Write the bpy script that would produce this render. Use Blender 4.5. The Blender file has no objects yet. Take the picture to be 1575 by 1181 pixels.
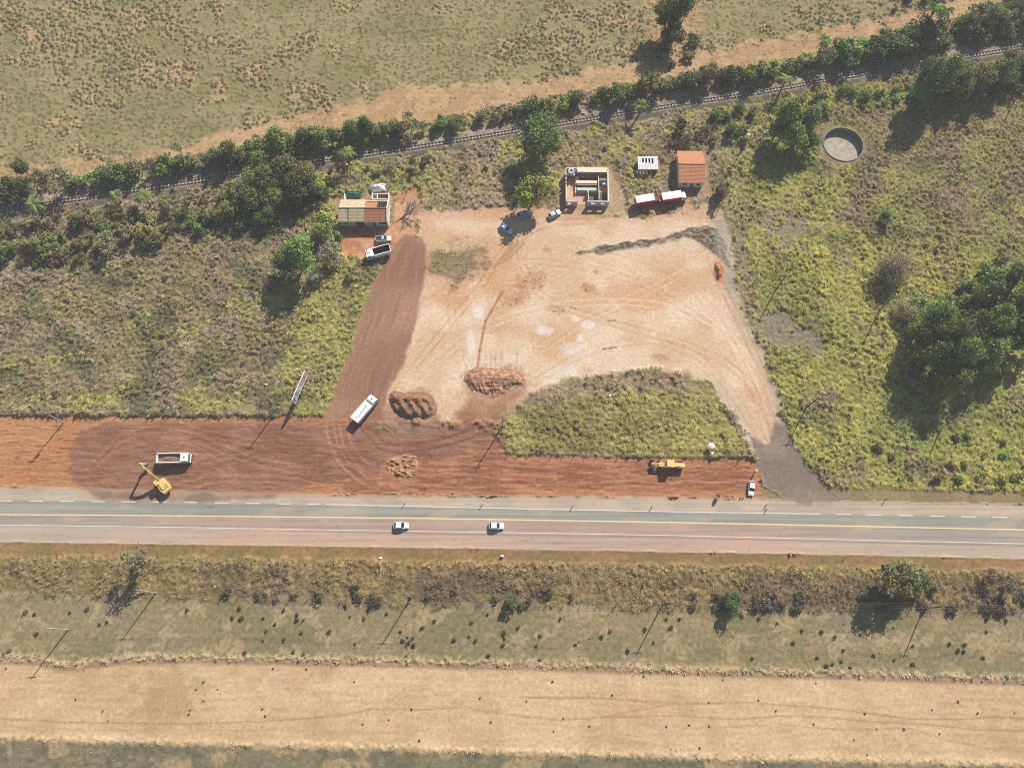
import bpy, bmesh, math, random
import numpy as np
from mathutils import Vector, Matrix
R = math.radians
C = bpy.context.scene.collection
scene = bpy.context.scene
random.seed(7); RNG = np.random.default_rng(7)

# ------------------------------------------------------------------ camera, sky, sun
CAM_H, TILT, FPX, PW, PH = 200.0, R(19.3), 1198.0, 1575.0, 1181.0
cam_d = bpy.data.cameras.new('camera'); cam = bpy.data.objects.new('camera', cam_d); C.objects.link(cam)
cam.location = (0, 0, CAM_H); cam.rotation_euler = (TILT, 0, 0)
cam_d.sensor_fit = 'HORIZONTAL'; cam_d.angle = 2*math.atan(PW/2/FPX)
cam_d.clip_start = 1.0; cam_d.clip_end = 6000
scene.camera = cam
SUN_EL, SUN_AZ = R(38.5), math.atan2(0.514, 0.857)      # azimuth from north (+y) towards east
w = bpy.data.worlds.new('World'); scene.world = w; w.use_nodes = True
nt = w.node_tree; sky = nt.nodes.new('ShaderNodeTexSky'); sky.sky_type = 'NISHITA'; sky.sun_disc = False
sky.sun_elevation = SUN_EL; sky.sun_rotation = SUN_AZ
bg = nt.nodes['Background']; bg.inputs['Strength'].default_value = 0.065
nt.links.new(sky.outputs[0], bg.inputs['Color'])
sd_ = bpy.data.lights.new('sun', 'SUN'); sun = bpy.data.objects.new('sun', sd_); C.objects.link(sun)
sd_.energy = 4.9; sd_.angle = R(0.5); sd_.color = (1.0, 0.95, 0.88)
sdir = Vector((0.514*math.cos(SUN_EL), 0.857*math.cos(SUN_EL), math.sin(SUN_EL))).normalized()
sun.rotation_euler = sdir.to_track_quat('Z', 'Y').to_euler()
sun.location = (60, 100, 150)
scene.view_settings.view_transform = 'Standard'; scene.view_settings.look = 'None'
scene.view_settings.exposure = 0.58; scene.view_settings.gamma = 1.0
scene.render.engine = 'CYCLES'; scene.cycles.filter_width = 1.0; scene.cycles.use_denoising = False; scene.cycles.max_bounces = 6
KD = 1.28          # radiance a sunlit flat white surface shows at this exposure

# ------------------------------------------------------------------ helpers
def G(px, py, z=0.0):
    """ground point (at height z) that stands at a place of the survey photograph"""
    u = (px-PW/2)/FPX; v = (py-PH/2)/FPX
    Y = -v*math.cos(TILT)+math.sin(TILT); Z = -v*math.sin(TILT)-math.cos(TILT)
    s = (CAM_H-z)/(-Z)
    return Vector((u*s, Y*s, z))
def lin(c):
    c = np.asarray(c, float)/255.0
    return np.where(c <= 0.04045, c/12.92, ((c+0.055)/1.055)**2.4)
def alb(c, k=1.0): return np.clip(lin(c)/KD*k, 0, 0.9)

def tag(o, label=None, cat=None, group=None, kind=None):
    if label: o['label'] = label
    if cat: o['category'] = cat
    if group: o['group'] = group
    if kind: o['kind'] = kind
    return o
def thing(name, label, cat, loc=(0, 0, 0), rz=0, group=None):
    o = bpy.data.objects.new(name, None); C.objects.link(o)
    o.empty_display_size = 0.5; o.location = loc; o.rotation_euler = (0, 0, rz)
    return tag(o, label, cat, group)
def link_mesh(name, me, parent=None):
    o = bpy.data.objects.new(name, me); C.objects.link(o)
    if parent is not None: o.parent = parent
    return o
def copy_tree(o, parent=None):
    c = o.copy(); C.objects.link(c); c.parent = parent
    for ch in list(o.children): copy_tree(ch, c)
    return c

class MB:
    def __init__(s): s.v = []; s.f = []
    def add(s, vs, fs):
        b = len(s.v); s.v += [tuple(p) for p in vs]; s.f += [tuple(b+i for i in f) for f in fs]; return s
    def box(s, c, d, rz=0.0, ry=0.0, rx=0.0):
        m = Matrix.Rotation(rz, 3, 'Z') @ Matrix.Rotation(ry, 3, 'Y') @ Matrix.Rotation(rx, 3, 'X')
        vs = [m @ Vector((x*d[0]/2, y*d[1]/2, z*d[2]/2))+Vector(c) for z in (-1, 1) for x, y in ((-1, -1), (1, -1), (1, 1), (-1, 1))]
        return s.add(vs, [(3, 2, 1, 0), (4, 5, 6, 7), (0, 1, 5, 4), (1, 2, 6, 5), (2, 3, 7, 6), (3, 0, 4, 7)])
    def rbox(s, c, d, b=0.06):
        """box with chamfered vertical and top edges"""
        x, y, z = d[0]/2, d[1]/2, d[2]/2; rings = []
        for zz, k in ((-z, 0), (z-b, 0), (z, b)):
            X, Y = x-k, y-k
            rings.append([Vector((px+c[0], py+c[1], zz+c[2])) for px, py in ((-X+b, -Y), (X-b, -Y), (X, -Y+b), (X, Y-b), (X-b, Y), (-X+b, Y), (-X, Y-b), (-X, -Y+b))])
        return s.loft(rings)
    def loft(s, rings, cap=True):
        n = len(rings[0]); vs = [p for r in rings for p in r]; fs = []
        for i in range(len(rings)-1):
            for j in range(n):
                k = (j+1) % n; fs.append((i*n+j, i*n+k, (i+1)*n+k, (i+1)*n+j))
        if cap: fs += [tuple(range(n-1, -1, -1)), tuple((len(rings)-1)*n+j for j in range(n))]
        return s.add(vs, fs)
    def tube(s, pts, rad, n=8):
        pts = [Vector(p) for p in pts]; rings = []
        if not hasattr(rad, '__len__'): rad = [rad]*len(pts)
        for i, p in enumerate(pts):
            d = (pts[min(i+1, len(pts)-1)]-pts[max(i-1, 0)]).normalized()
            a = d.orthogonal().normalized() if abs(d.z) > 0.99 else d.cross(Vector((0, 0, 1))).normalized()
            b = d.cross(a)
            rings.append([p+(a*math.cos(t)+b*math.sin(t))*rad[i] for t in [2*math.pi*j/n for j in range(n)]])
        return s.loft(rings)
    def prism(s, poly, z0, z1):
        return s.loft([[Vector((x, y, z0)) for x, y in poly], [Vector((x, y, z1)) for x, y in poly]])
    def side(s, poly, y0, y1):
        """polygon in x,z extruded along y"""
        return s.loft([[Vector((x, y1, z)) for x, z in poly], [Vector((x, y0, z)) for x, z in poly]])
    def quad(s, a, b, c, d, t=0.0):
        a, b, c, d = map(Vector, (a, b, c, d))
        if t == 0: return s.add([a, b, c, d], [(0, 1, 2, 3)])
        n = (b-a).cross(d-a).normalized()*t
        return s.loft([[a-n, b-n, c-n, d-n], [a, b, c, d]])
    def ball(s, c, r, nu=10, nv=7):
        rings = []
        for i in range(1, nv):
            t = math.pi*i/nv
            rings.append([Vector((c[0]+r[0]*math.sin(t)*math.cos(2*math.pi*j/nu), c[1]+r[1]*math.sin(t)*math.sin(2*math.pi*j/nu), c[2]-r[2]*math.cos(t))) for j in range(nu)])
        return s.loft(rings)
    def build(s, name, mat, parent=None, smooth=False):
        me = bpy.data.meshes.new(name); me.from_pydata(s.v, [], s.f); me.update()
        bm = bmesh.new(); bm.from_mesh(me); bmesh.ops.recalc_face_normals(bm, faces=bm.faces); bm.to_mesh(me); bm.free()
        me.materials.append(mat)
        if smooth: me.polygons.foreach_set('use_smooth', [True]*len(me.polygons))
        return link_mesh(name, me, parent)

def np_mesh(name, V, F, col=None, mat=None, smooth=False):
    """fast mesh from arrays; F is (n,3) or (n,4); col per vertex RGB"""
    me = bpy.data.meshes.new(name); n, k = F.shape
    me.vertices.add(len(V)); me.vertices.foreach_set('co', np.ascontiguousarray(V, np.float32).ravel())
    me.loops.add(n*k); me.loops.foreach_set('vertex_index', np.ascontiguousarray(F, np.int32).ravel())
    me.polygons.add(n); me.polygons.foreach_set('loop_start', np.arange(0, n*k, k, dtype=np.int32))
    me.polygons.foreach_set('use_smooth', np.full(n, smooth, bool))
    if col is not None:
        a = me.attributes.new('Col', 'FLOAT_COLOR', 'POINT')
        c4 = np.ones((len(V), 4), np.float32); c4[:, :3] = col; a.data.foreach_set('color', c4.ravel())
    me.update(calc_edges=True)
    if mat: me.materials.append(mat)
    return me

# ------------------------------------------------------------------ materials
def new_mat(name):
    m = bpy.data.materials.new(name); m.use_nodes = True
    return m, m.node_tree, m.node_tree.nodes['Principled BSDF']
def mat(name, c, rough=0.7, var=0.15, scale=3.0, metal=0.0, spec=0.3, bump=0.0, coat=0.0):
    """plain surface with procedural grime; c is albedo RGB"""
    m, t, p = new_mat(name)
    tc = t.nodes.new('ShaderNodeTexCoord'); nz = t.nodes.new('ShaderNodeTexNoise')
    nz.inputs['Scale'].default_value = scale; nz.inputs['Detail'].default_value = 5
    t.links.new(tc.outputs['Object'], nz.inputs['Vector'])
    mx = t.nodes.new('ShaderNodeMix'); mx.data_type = 'RGBA'
    mx.inputs['A'].default_value = (*[max(0, x*(1-var)) for x in c], 1); mx.inputs['B'].default_value = (*[min(1, x*(1+var)) for x in c], 1)
    t.links.new(nz.outputs['Fac'], mx.inputs['Factor']); t.links.new(mx.outputs['Result'], p.inputs['Base Color'])
    p.inputs['Roughness'].default_value = rough; p.inputs['Metallic'].default_value = metal
    p.inputs['Specular IOR Level'].default_value = spec
    if coat: p.inputs['Coat Weight'].default_value = coat
    if bump:
        b = t.nodes.new('ShaderNodeBump'); b.inputs['Strength'].default_value = 0.6; b.inputs['Distance'].default_value = bump
        t.links.new(nz.outputs['Fac'], b.inputs['Height']); t.links.new(b.outputs[0], p.inputs['Normal'])
    return m
def attr_mat(name, rough=0.95, fine=1.6, amt=0.25, bump=0.05, spec=0.1):
    """surface whose colour comes from the sculpted vertex layer, broken up by fine noise"""
    m, t, p = new_mat(name)
    at = t.nodes.new('ShaderNodeAttribute'); at.attribute_name = 'Col'
    tc = t.nodes.new('ShaderNodeTexCoord'); nz = t.nodes.new('ShaderNodeTexNoise')
    nz.inputs['Scale'].default_value = fine; nz.inputs['Detail'].default_value = 6; nz.inputs['Roughness'].default_value = 0.7
    t.links.new(tc.outputs['Object'], nz.inputs['Vector'])
    mr = t.nodes.new('ShaderNodeMapRange'); mr.inputs['From Min'].default_value = 0.25; mr.inputs['From Max'].default_value = 0.75
    mr.inputs['To Min'].default_value = 1-amt; mr.inputs['To Max'].default_value = 1+amt
    t.links.new(nz.outputs['Fac'], mr.inputs['Value'])
    vm = t.nodes.new('ShaderNodeVectorMath'); vm.operation = 'SCALE'
    t.links.new(at.outputs['Color'], vm.inputs[0]); t.links.new(mr.outputs[0], vm.inputs['Scale'])
    t.links.new(vm.outputs[0], p.inputs['Base Color'])
    p.inputs['Roughness'].default_value = rough; p.inputs['Specular IOR Level'].default_value = spec
    if bump:
        b = t.nodes.new('ShaderNodeBump'); b.inputs['Strength'].default_value = 0.7; b.inputs['Distance'].default_value = bump
        t.links.new(nz.outputs['Fac'], b.inputs['Height']); t.links.new(b.outputs[0], p.inputs['Normal'])
    return m
def leaf_mat(name, trans=0.25, rnd=0.32):
    m, t, p = new_mat(name)
    at = t.nodes.new('ShaderNodeAttribute'); at.attribute_name = 'Col'
    oi = t.nodes.new('ShaderNodeObjectInfo')
    mr = t.nodes.new('ShaderNodeMapRange'); mr.inputs['To Min'].default_value = 1-rnd; mr.inputs['To Max'].default_value = 1+rnd
    t.links.new(oi.outputs['Random'], mr.inputs['Value'])
    vm = t.nodes.new('ShaderNodeVectorMath'); vm.operation = 'SCALE'
    hs = t.nodes.new('ShaderNodeHueSaturation'); h2 = t.nodes.new('ShaderNodeMapRange'); wn = t.nodes.new('ShaderNodeTexWhiteNoise'); wn.noise_dimensions = '1D'
    t.links.new(oi.outputs['Random'], wn.inputs['W']); t.links.new(wn.outputs['Value'], h2.inputs['Value'])
    h2.inputs['To Min'].default_value = 0.5-0.16*rnd; h2.inputs['To Max'].default_value = 0.5+0.06*rnd; hs.inputs['Saturation'].default_value = 0.92
    t.links.new(h2.outputs[0], hs.inputs['Hue']); t.links.new(at.outputs['Color'], hs.inputs['Color'])
    t.links.new(hs.outputs[0], vm.inputs[0]); t.links.new(mr.outputs[0], vm.inputs['Scale'])
    t.links.new(vm.outputs[0], p.inputs['Base Color']); p.inputs['Roughness'].default_value = 0.6
    p.inputs['Specular IOR Level'].default_value = 0.2
    tr = t.nodes.new('ShaderNodeBsdfTranslucent'); t.links.new(vm.outputs[0], tr.inputs['Color'])
    mx = t.nodes.new('ShaderNodeMixShader'); mx.inputs[0].default_value = trans
    t.links.new(p.outputs[0], mx.inputs[1]); t.links.new(tr.outputs[0], mx.inputs[2])
    t.links.new(mx.outputs[0], t.nodes['Material Output'].inputs['Surface'])
    return m
def tile_mat(name, c, c2, sx=4.0):
    """clay tile: courses and ribs from two wave textures"""
    m, t, p = new_mat(name)
    tc = t.nodes.new('ShaderNodeTexCoord')
    w1 = t.nodes.new('ShaderNodeTexWave'); w1.bands_direction = 'X'; w1.inputs['Scale'].default_value = sx*0.32; w1.inputs['Distortion'].default_value = 0.6
    w2 = t.nodes.new('ShaderNodeTexWave'); w2.bands_direction = 'Y'; w2.inputs['Scale'].default_value = 0.8; w2.inputs['Distortion'].default_value = 1.0
    nz = t.nodes.new('ShaderNodeTexNoise'); nz.inputs['Scale'].default_value = 1.1; nz.inputs['Detail'].default_value = 8; nz.inputs['Roughness'].default_value = 0.75
    for n in (w1, w2, nz): t.links.new(tc.outputs['Object'], n.inputs['Vector'])
    ad = t.nodes.new('ShaderNodeMath'); ad.operation = 'ADD'
    t.links.new(w1.outputs['Fac'], ad.inputs[0]); t.links.new(w2.outputs['Fac'], ad.inputs[1])
    cr = t.nodes.new('ShaderNodeMapRange'); cr.inputs['From Min'].default_value = 0.3; cr.inputs['From Max'].default_value = 0.7
    t.links.new(nz.outputs['Fac'], cr.inputs['Value'])
    mx = t.nodes.new('ShaderNodeMix'); mx.data_type = 'RGBA'
    mx.inputs['A'].default_value = (*c, 1); mx.inputs['B'].default_value = (*c2, 1)
    t.links.new(cr.outputs[0], mx.inputs['Factor']); t.links.new(mx.outputs['Result'], p.inputs['Base Color'])
    b = t.nodes.new('ShaderNodeBump'); b.inputs['Strength'].default_value = 0.5; b.inputs['Distance'].default_value = 0.06
    t.links.new(ad.outputs[0], b.inputs['Height']); t.links.new(b.outputs[0], p.inputs['Normal'])
    p.inputs['Roughness'].default_value = 0.85; p.inputs['Specular IOR Level'].default_value = 0.15
    return m
M = {}
M['ground'] = attr_mat('earth', fine=1.3, amt=0.28, bump=0.06)
M['asphalt'] = attr_mat('asphalt', rough=0.85, fine=3.0, amt=0.10, bump=0.0, spec=0.25)
M['heap'] = attr_mat('loose_earth', fine=2.2, amt=0.22, bump=0.03)
M['leaf'] = leaf_mat('leaves'); M['grass'] = leaf_mat('grass_blades', 0.2, 0.0); M['frond'] = leaf_mat('fronds', 0.25, 0.15)
M['bark'] = mat('bark', (0.10, 0.08, 0.06), 0.95, 0.4, 6, bump=0.02)
M['drybark'] = mat('dry_bark', (0.24, 0.20, 0.16), 0.95, 0.35, 6)
M['white'] = mat('white_paint', (0.72, 0.71, 0.68), 0.45, 0.12, 1.6, spec=0.4, coat=0.15)
M['silver'] = mat('silver_paint', (0.55, 0.57, 0.58), 0.35, 0.05, 2, metal=0.3, coat=0.2)
M['navy'] = mat('dark_blue_paint', (0.05, 0.09, 0.20), 0.3, 0.1, 2, coat=0.4)
M['lightblue'] = mat('pale_blue_paint', (0.42, 0.58, 0.78), 0.35, 0.08, 2, coat=0.3)
M['glass'] = mat('dark_glass', (0.015, 0.025, 0.03), 0.08, 0.1, 2, spec=0.6)
M['teal_glass'] = mat('teal_tinted_glass', (0.03, 0.13, 0.14), 0.08, 0.1, 2, spec=0.6)
M['tyre'] = mat('tyre_rubber', (0.022, 0.022, 0.022), 0.9, 0.3, 9)
M['rim'] = mat('wheel_rim', (0.42, 0.42, 0.42), 0.5, 0.15, 9, metal=0.3)
M['black'] = mat('black_steel', (0.03, 0.03, 0.032), 0.7, 0.3, 4)
M['lamp'] = mat('lamp_lens', (0.75, 0.75, 0.70), 0.2, 0.05, 4, spec=0.6)
M['redlens'] = mat('red_lens', (0.45, 0.03, 0.02), 0.25, 0.1, 4, spec=0.6)
M['yellow'] = mat('machine_yellow', (0.58, 0.40, 0.14), 0.7, 0.3, 2.0, bump=0.0)
M['grader'] = mat('faded_machine_yellow', (0.66, 0.45, 0.17), 0.65, 0.18, 2.5)
M['red'] = mat('red_paint', (0.38, 0.02, 0.035), 0.55, 0.15, 1.5)
M['steel'] = mat('grey_steel', (0.30, 0.30, 0.30), 0.5, 0.2, 4, metal=0.5)
M['plaster'] = mat('white_plaster', (0.62, 0.60, 0.54), 0.9, 0.22, 1.4, bump=0.02)
M['lilac'] = mat('grey_lilac_plaster', (0.44, 0.41, 0.44), 0.9, 0.2, 1.4, bump=0.02)
M['mint'] = mat('mint_plaster', (0.40, 0.52, 0.42), 0.9, 0.15, 1.4)
M['teal'] = mat('teal_plaster', (0.30, 0.42, 0.40), 0.9, 0.2, 1.4)
M['cream'] = mat('cream_plaster', (0.60, 0.55, 0.42), 0.9, 0.2, 1.4)
M['brick'] = mat('terracotta_floor', (0.38, 0.20, 0.12), 0.95, 0.3, 2.0)
M['redplaster'] = mat('red_plaster', (0.32, 0.09, 0.06), 0.95, 0.25, 2.0)
M['concrete'] = mat('concrete', (0.34, 0.32, 0.28), 0.95, 0.25, 1.0, bump=0.02)
M['oldconcrete'] = mat('stained_concrete', (0.20, 0.185, 0.15), 0.95, 0.45, 0.55, bump=0.02)
M['wood'] = mat('weathered_wood', (0.17, 0.12, 0.08), 0.95, 0.35, 5)
M['tarp'] = mat('dark_green_tarpaulin', (0.04, 0.14, 0.09), 0.7, 0.35, 1.2)
M['bluetarp'] = mat('pale_blue_sheet', (0.28, 0.38, 0.38), 0.7, 0.35, 1.2)
M['rust'] = mat('rusty_rail', (0.11, 0.075, 0.06), 0.7, 0.3, 3, metal=0.3)
M['sleeper'] = mat('pale_concrete_sleeper', (0.40, 0.39, 0.36), 0.9, 0.25, 2)
M['orange'] = mat('cone_orange', (0.62, 0.15, 0.03), 0.7, 0.15, 4)
M['skin'] = mat('skin', (0.30, 0.18, 0.12), 0.7, 0.1, 4)
M['denim'] = mat('dark_denim', (0.04, 0.05, 0.08), 0.9, 0.2, 9)
M['shirt'] = mat('dark_grey_shirt', (0.10, 0.10, 0.11), 0.9, 0.2, 9)
M['pink'] = mat('pink_poster', (0.60, 0.44, 0.42), 0.6, 0.12, 1.0)
M['blueposter'] = mat('blue_poster', (0.11, 0.15, 0.32), 0.6, 0.3, 1.0)
M['greyposter'] = mat('grey_green_poster', (0.34, 0.42, 0.42), 0.6, 0.3, 1.0)
M['roof_yellow'] = tile_mat('pale_yellow_tiles', (0.56, 0.47, 0.31), (0.38, 0.29, 0.18))
M['roof_red'] = tile_mat('terracotta_tiles', (0.46, 0.21, 0.12), (0.34, 0.14, 0.08))
M['roof_orange'] = tile_mat('orange_tiles', (0.52, 0.25, 0.13), (0.40, 0.16, 0.08))
M['sheet'] = mat('white_fibre_sheet', (0.62, 0.62, 0.60), 0.85, 0.25, 1.2)

# ------------------------------------------------------------------ noise
PERM = RNG.permutation(512)
ANG = RNG.random(512)*2*np.pi; GX, GY = np.cos(ANG), np.sin(ANG)
def pn(x, y, seed=0):
    xi = np.floor(x).astype(int); yi = np.floor(y).astype(int); xf = x-xi; yf = y-yi
    def g(i, j, dx, dy):
        h = PERM[(PERM[(i+seed*37) & 511]+j) & 511]
        return GX[h]*dx+GY[h]*dy
    u = xf*xf*xf*(xf*(xf*6-15)+10); v = yf*yf*yf*(yf*(yf*6-15)+10)
    a = g(xi, yi, xf, yf); b = g(xi+1, yi, xf-1, yf); c = g(xi, yi+1, xf, yf-1); d = g(xi+1, yi+1, xf-1, yf-1)
    return (a+(b-a)*u)+((c+(d-c)*u)-(a+(b-a)*u))*v
def fbm(x, y, f, o=3, seed=0, gain=0.5):
    s = 0; a = 1.0
    for i in range(o): s = s+a*pn(x*f, y*f, seed+i); f *= 2.03; a *= gain
    return s*1.5
def ss(a, b, x):
    t = np.clip((x-a)/(b-a), 0, 1); return t*t*(3-2*t)
def ground_poly(pts): return np.array([[G(x, y).x, G(x, y).y] for x, y in pts])
def sdist(P, X, Y):
    """signed distance to polygon, positive inside"""
    d = np.full(X.shape, 1e9); ins = np.zeros(X.shape, bool); n = len(P)
    for i in range(n):
        ax, ay = P[i]; bx, by = P[(i+1) % n]; ex, ey = bx-ax, by-ay
        t = np.clip(((X-ax)*ex+(Y-ay)*ey)/(ex*ex+ey*ey+1e-9), 0, 1)
        d = np.minimum(d, (X-ax-t*ex)**2+(Y-ay-t*ey)**2)
        if ay != by:
            c = ((ay > Y) != (by > Y)) & (X < ex*(Y-ay)/(by-ay)+ax); ins ^= c
    d = np.sqrt(d); return np.where(ins, d, -d)
def ldist(L, X, Y):
    """distance to polyline, and side (positive north)"""
    d = np.full(X.shape, 1e9)
    for i in range(len(L)-1):
        ax, ay = L[i]; bx, by = L[i+1]; ex, ey = bx-ax, by-ay
        t = np.clip(((X-ax)*ex+(Y-ay)*ey)/(ex*ex+ey*ey+1e-9), 0, 1)
        d = np.minimum(d, (X-ax-t*ex)**2+(Y-ay-t*ey)**2)
    return np.sqrt(d)
def yline(pts):
    """polyline as a function y(x), extended straight at both ends"""
    P = ground_poly(pts); x, y = P[:, 0], P[:, 1]
    k0 = (y[1]-y[0])/(x[1]-x[0]); k1 = (y[-1]-y[-2])/(x[-1]-x[-2])
    x = np.concatenate([[x[0]-200], x, [x[-1]+200]]); y = np.concatenate([[y[0]-200*k0], y, [y[-1]+200*k1]])
    return lambda X: np.interp(X, x, y)

# ------------------------------------------------------------------ terrain: one sculpted sheet, cut into named surfaces
STEP = 0.3
xs = np.arange(-186, 186.01, STEP); ys = np.arange(-42, 224.01, STEP)
X, Y = np.meshgrid(xs, ys); NY, NX = X.shape
road_n = yline([(0, 747), (262, 754), (525, 761), (787, 762.5), (1050, 764), (1312, 770), (1575, 775)])
line_n = yline([(0, 770), (262, 772), (525, 776), (787, 782), (1050, 787), (1312, 791), (1575, 796)])
line_c = yline([(0, 791), (262, 793), (525, 795.5), (787, 799), (1050, 803.5), (1312, 809), (1575, 814.5)])
line_s = yline([(0, 807), (262, 810.5), (525, 815), (787, 819), (1050, 823.5), (1312, 830), (1575, 836)])
road_s = yline([(0, 834), (262, 837.5), (525, 841), (787, 845), (1050, 849.5), (1312, 854), (1575, 860)])
verge_s = yline([(0, 854), (262, 856), (525, 860), (787, 864), (1050, 868), (1312, 872), (1575, 878)])
band_s = yline([(0, 914), (262, 917), (525, 924), (787, 930), (1050, 934), (1312, 938), (1575, 940)])
bund = yline([(0, 1012), (60, 1016), (100, 1025), (140, 1020), (200, 1013), (300, 1012), (525, 1016), (787, 1022), (1050, 1031), (1312, 1037), (1575, 1046)])
sand_s = yline([(0, 1135), (262, 1143), (525, 1149), (787, 1157), (1050, 1165), (1312, 1170), (1575, 1176)])
RAIL = [(-90, 340), (4, 325.6), (101.6, 310.4), (203, 295), (320, 278), (375, 269.7), (460, 256.5), (554, 241), (669, 223.6), (803, 201.3), (900, 186), (1042, 162.5), (1162, 145), (1258, 127), (1374, 108), (1452, 94.6), (1542, 79.7), (1575, 74), (1680, 55)]
rail_y = yline(RAIL)
path_n = yline([(-60, 270), (0, 258), (170, 245), (333, 207), (467, 173), (525, 165), (625, 133), (725, 130), (825, 126), (925, 106), (985, 100), (1050, 88), (1183, 60), (1317, 40), (1417, 17), (1500, 0), (1600, -25)])
path_s = yline([(-60, 296), (0, 284), (170, 262), (333, 232), (467, 204), (525, 196), (625, 187), (725, 173), (825, 152), (925, 135), (1050, 115), (1183, 97), (1317, 65), (1417, 42), (1517, 15), (1600, 2)])
LOT = ground_poly([(648, 326), (700, 322), (780, 320), (850, 322), (930, 331), (1000, 333), (1058, 322), (1088, 312), (1112, 332), (1129, 372), (1131, 440), (1150, 500), (1176, 548), (1196, 600), (1207, 650), (1218, 692), (1160, 690), (1145, 668), (1122, 625), (1092, 592), (1052, 576), (1000, 567), (930, 576), (862, 586), (820, 602), (792, 626), (774, 648), (700, 652), (600, 648), (560, 648), (600, 560), (640, 400)])
TRACK = ground_poly([(606, 378), (622, 362), (650, 365), (658, 385), (655, 420), (645, 470), (635, 515), (620, 560), (597, 602), (585, 640), (560, 660), (500, 655), (498, 640), (515, 600), (540, 540), (554, 490), (573, 440), (590, 400)])
HYARD = ground_poly([(523, 352), (560, 348), (600, 346), (612, 318), (612, 296), (640, 290), (650, 325), (640, 362), (612, 380), (600, 402), (560, 398), (530, 392), (522, 375)])
STRIP = ground_poly([(-200, 634), (0, 637), (120, 641), (300, 640), (430, 641), (500, 640), (600, 645), (700, 650), (772, 650), (779, 698), (900, 701), (1050, 704), (1150, 704), (1168, 716), (1173, 745), (1168, 765), (1000, 766), (800, 763), (600, 761), (420, 763), (330, 769), (200, 768), (150, 765), (110, 755), (0, 748), (-200, 740)])
DARKSTRIP = ground_poly([(108, 690), (125, 662), (160, 650), (300, 648), (430, 648), (560, 640), (700, 652), (775, 640), (790, 625), (770, 660), (740, 690), (620, 720), (500, 740), (420, 763), (330, 771), (200, 769), (150, 765), (118, 745), (105, 720)])
APRON = ground_poly([(1155, 672), (1180, 687), (1186, 672), (1193, 648), (1208, 655), (1224, 690), (1246, 722), (1294, 766), (1245, 776), (1205, 768), (1172, 746), (1165, 716)])
ISLAND = ground_poly([(778, 640), (820, 608), (868, 590), (940, 576), (1000, 568), (1058, 580), (1092, 602), (1118, 642), (1143, 682), (1148, 700), (1050, 701), (900, 698), (780, 696), (773, 665)])
PATCH = ground_poly([(652, 385), (690, 376), (735, 378), (745, 400), (735, 420), (705, 434), (672, 436), (655, 418)])
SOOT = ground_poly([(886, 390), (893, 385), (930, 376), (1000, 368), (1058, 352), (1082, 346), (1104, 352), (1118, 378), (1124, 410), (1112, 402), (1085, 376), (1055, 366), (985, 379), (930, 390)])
HEAPG = ground_poly([(880, 590), (950, 574), (1010, 562), (1065, 574), (1085, 590), (1030, 602), (940, 604), (890, 606)])

n1 = fbm(X, Y, 0.045, 4, 1); n2 = fbm(X, Y, 0.22, 3, 5); n3 = fbm(X, Y, 0.9, 2, 9); n4 = fbm(X, Y, 0.1, 4, 14); n5 = pn(X*1.6, Y*1.6, 21)
wv = 1.2*fbm(X, Y, 0.03, 3, 24); streak = fbm(X*0.08, Y*1.1+wv, 1.0, 3, 25); streak2 = fbm(X*0.22, Y*2.6+2*wv, 1.0, 2, 31)
def L3(c): return alb(c)
def put(col, c, wgt):
    c = np.asarray(c); return col+(c-col)*wgt[..., None]
def mixc(a, b, t): return np.asarray(a)+(np.asarray(b)-np.asarray(a))*t[..., None]
W1 = np.ones_like(X)
def cells(X, Y, sp, seed):
    """rounded clumps: 1 at the middle of each, 0 in the gaps between"""
    gx, gy = X/sp, Y/sp; ix, iy = np.floor(gx).astype(int), np.floor(gy).astype(int); d = np.full(X.shape, 9.0); hv = np.zeros(X.shape)
    for i in (-1, 0, 1):
        for j in (-1, 0, 1):
            h = PERM[(PERM[(ix+i+seed*31) & 511]+iy+j) & 511]; h2 = PERM[(h+97) & 511]; h3 = PERM[(h+211) & 511]
            q = np.hypot(gx-ix-i-h/511.0, gy-iy-j-h2/511.0)/(0.75+0.5*h3/511.0); m = q < d; d = np.where(m, q, d); hv = np.where(m, h3/511.0, hv)
    return np.clip(1-d/0.72, 0, 1)**0.6, hv
c1_, hv1 = cells(X, Y, 1.05, 1); c2_, hv2 = cells(X, Y, 2.3, 5); c4_, hv4 = cells(X+0.6*n2, Y+0.6*n3, 0.8, 11)
sel = ss(-0.15, 0.25, fbm(X, Y, 0.07, 3, 57)); c1_ = c1_*sel+c4_*(1-sel); hv1 = hv1*sel+hv4*(1-sel)
rough = 0.62+0.55*ss(-0.35, 0.4, fbm(X, Y, 0.09, 3, 58))
bumps = np.clip((c1_*(0.35+0.8*hv1)+0.45*c2_*hv2*hv2)*rough+0.2*n3, 0, 1.6)

# --- colour of grassland plants, used for ground and blades alike
VG = 1.85
g_yel, g_grn, g_brn, g_drk = alb((144, 140, 76), VG), alb((108, 112, 62), VG), alb((134, 116, 88), VG), alb((88, 90, 60), VG)
g_oli = alb((123, 112, 78), VG); g_gry = alb((140, 126, 104), VG)
east = ss(60, 75, X); west = 1-ss(-30, -18, X)
U_, V_ = (X*0.8+Y*0.6), (-X*0.6+Y*0.8)
stk = fbm(U_*0.10, V_*0.34, 1.0, 4, 41); stk2 = fbm(U_*0.35, V_*0.9, 1.0, 3, 46)
vw = mixc(g_oli, g_brn, ss(-0.25, 0.4, stk+0.3*stk2))
vw = put(vw, g_gry, ss(0.1, 0.6, fbm(X, Y, 0.05, 4, 48)+0.35*stk2)*0.8)
vw = put(vw, g_drk, ss(0.1, 0.45, fbm(X, Y, 0.085, 4, 40)+0.3*stk2)*0.75)
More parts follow.
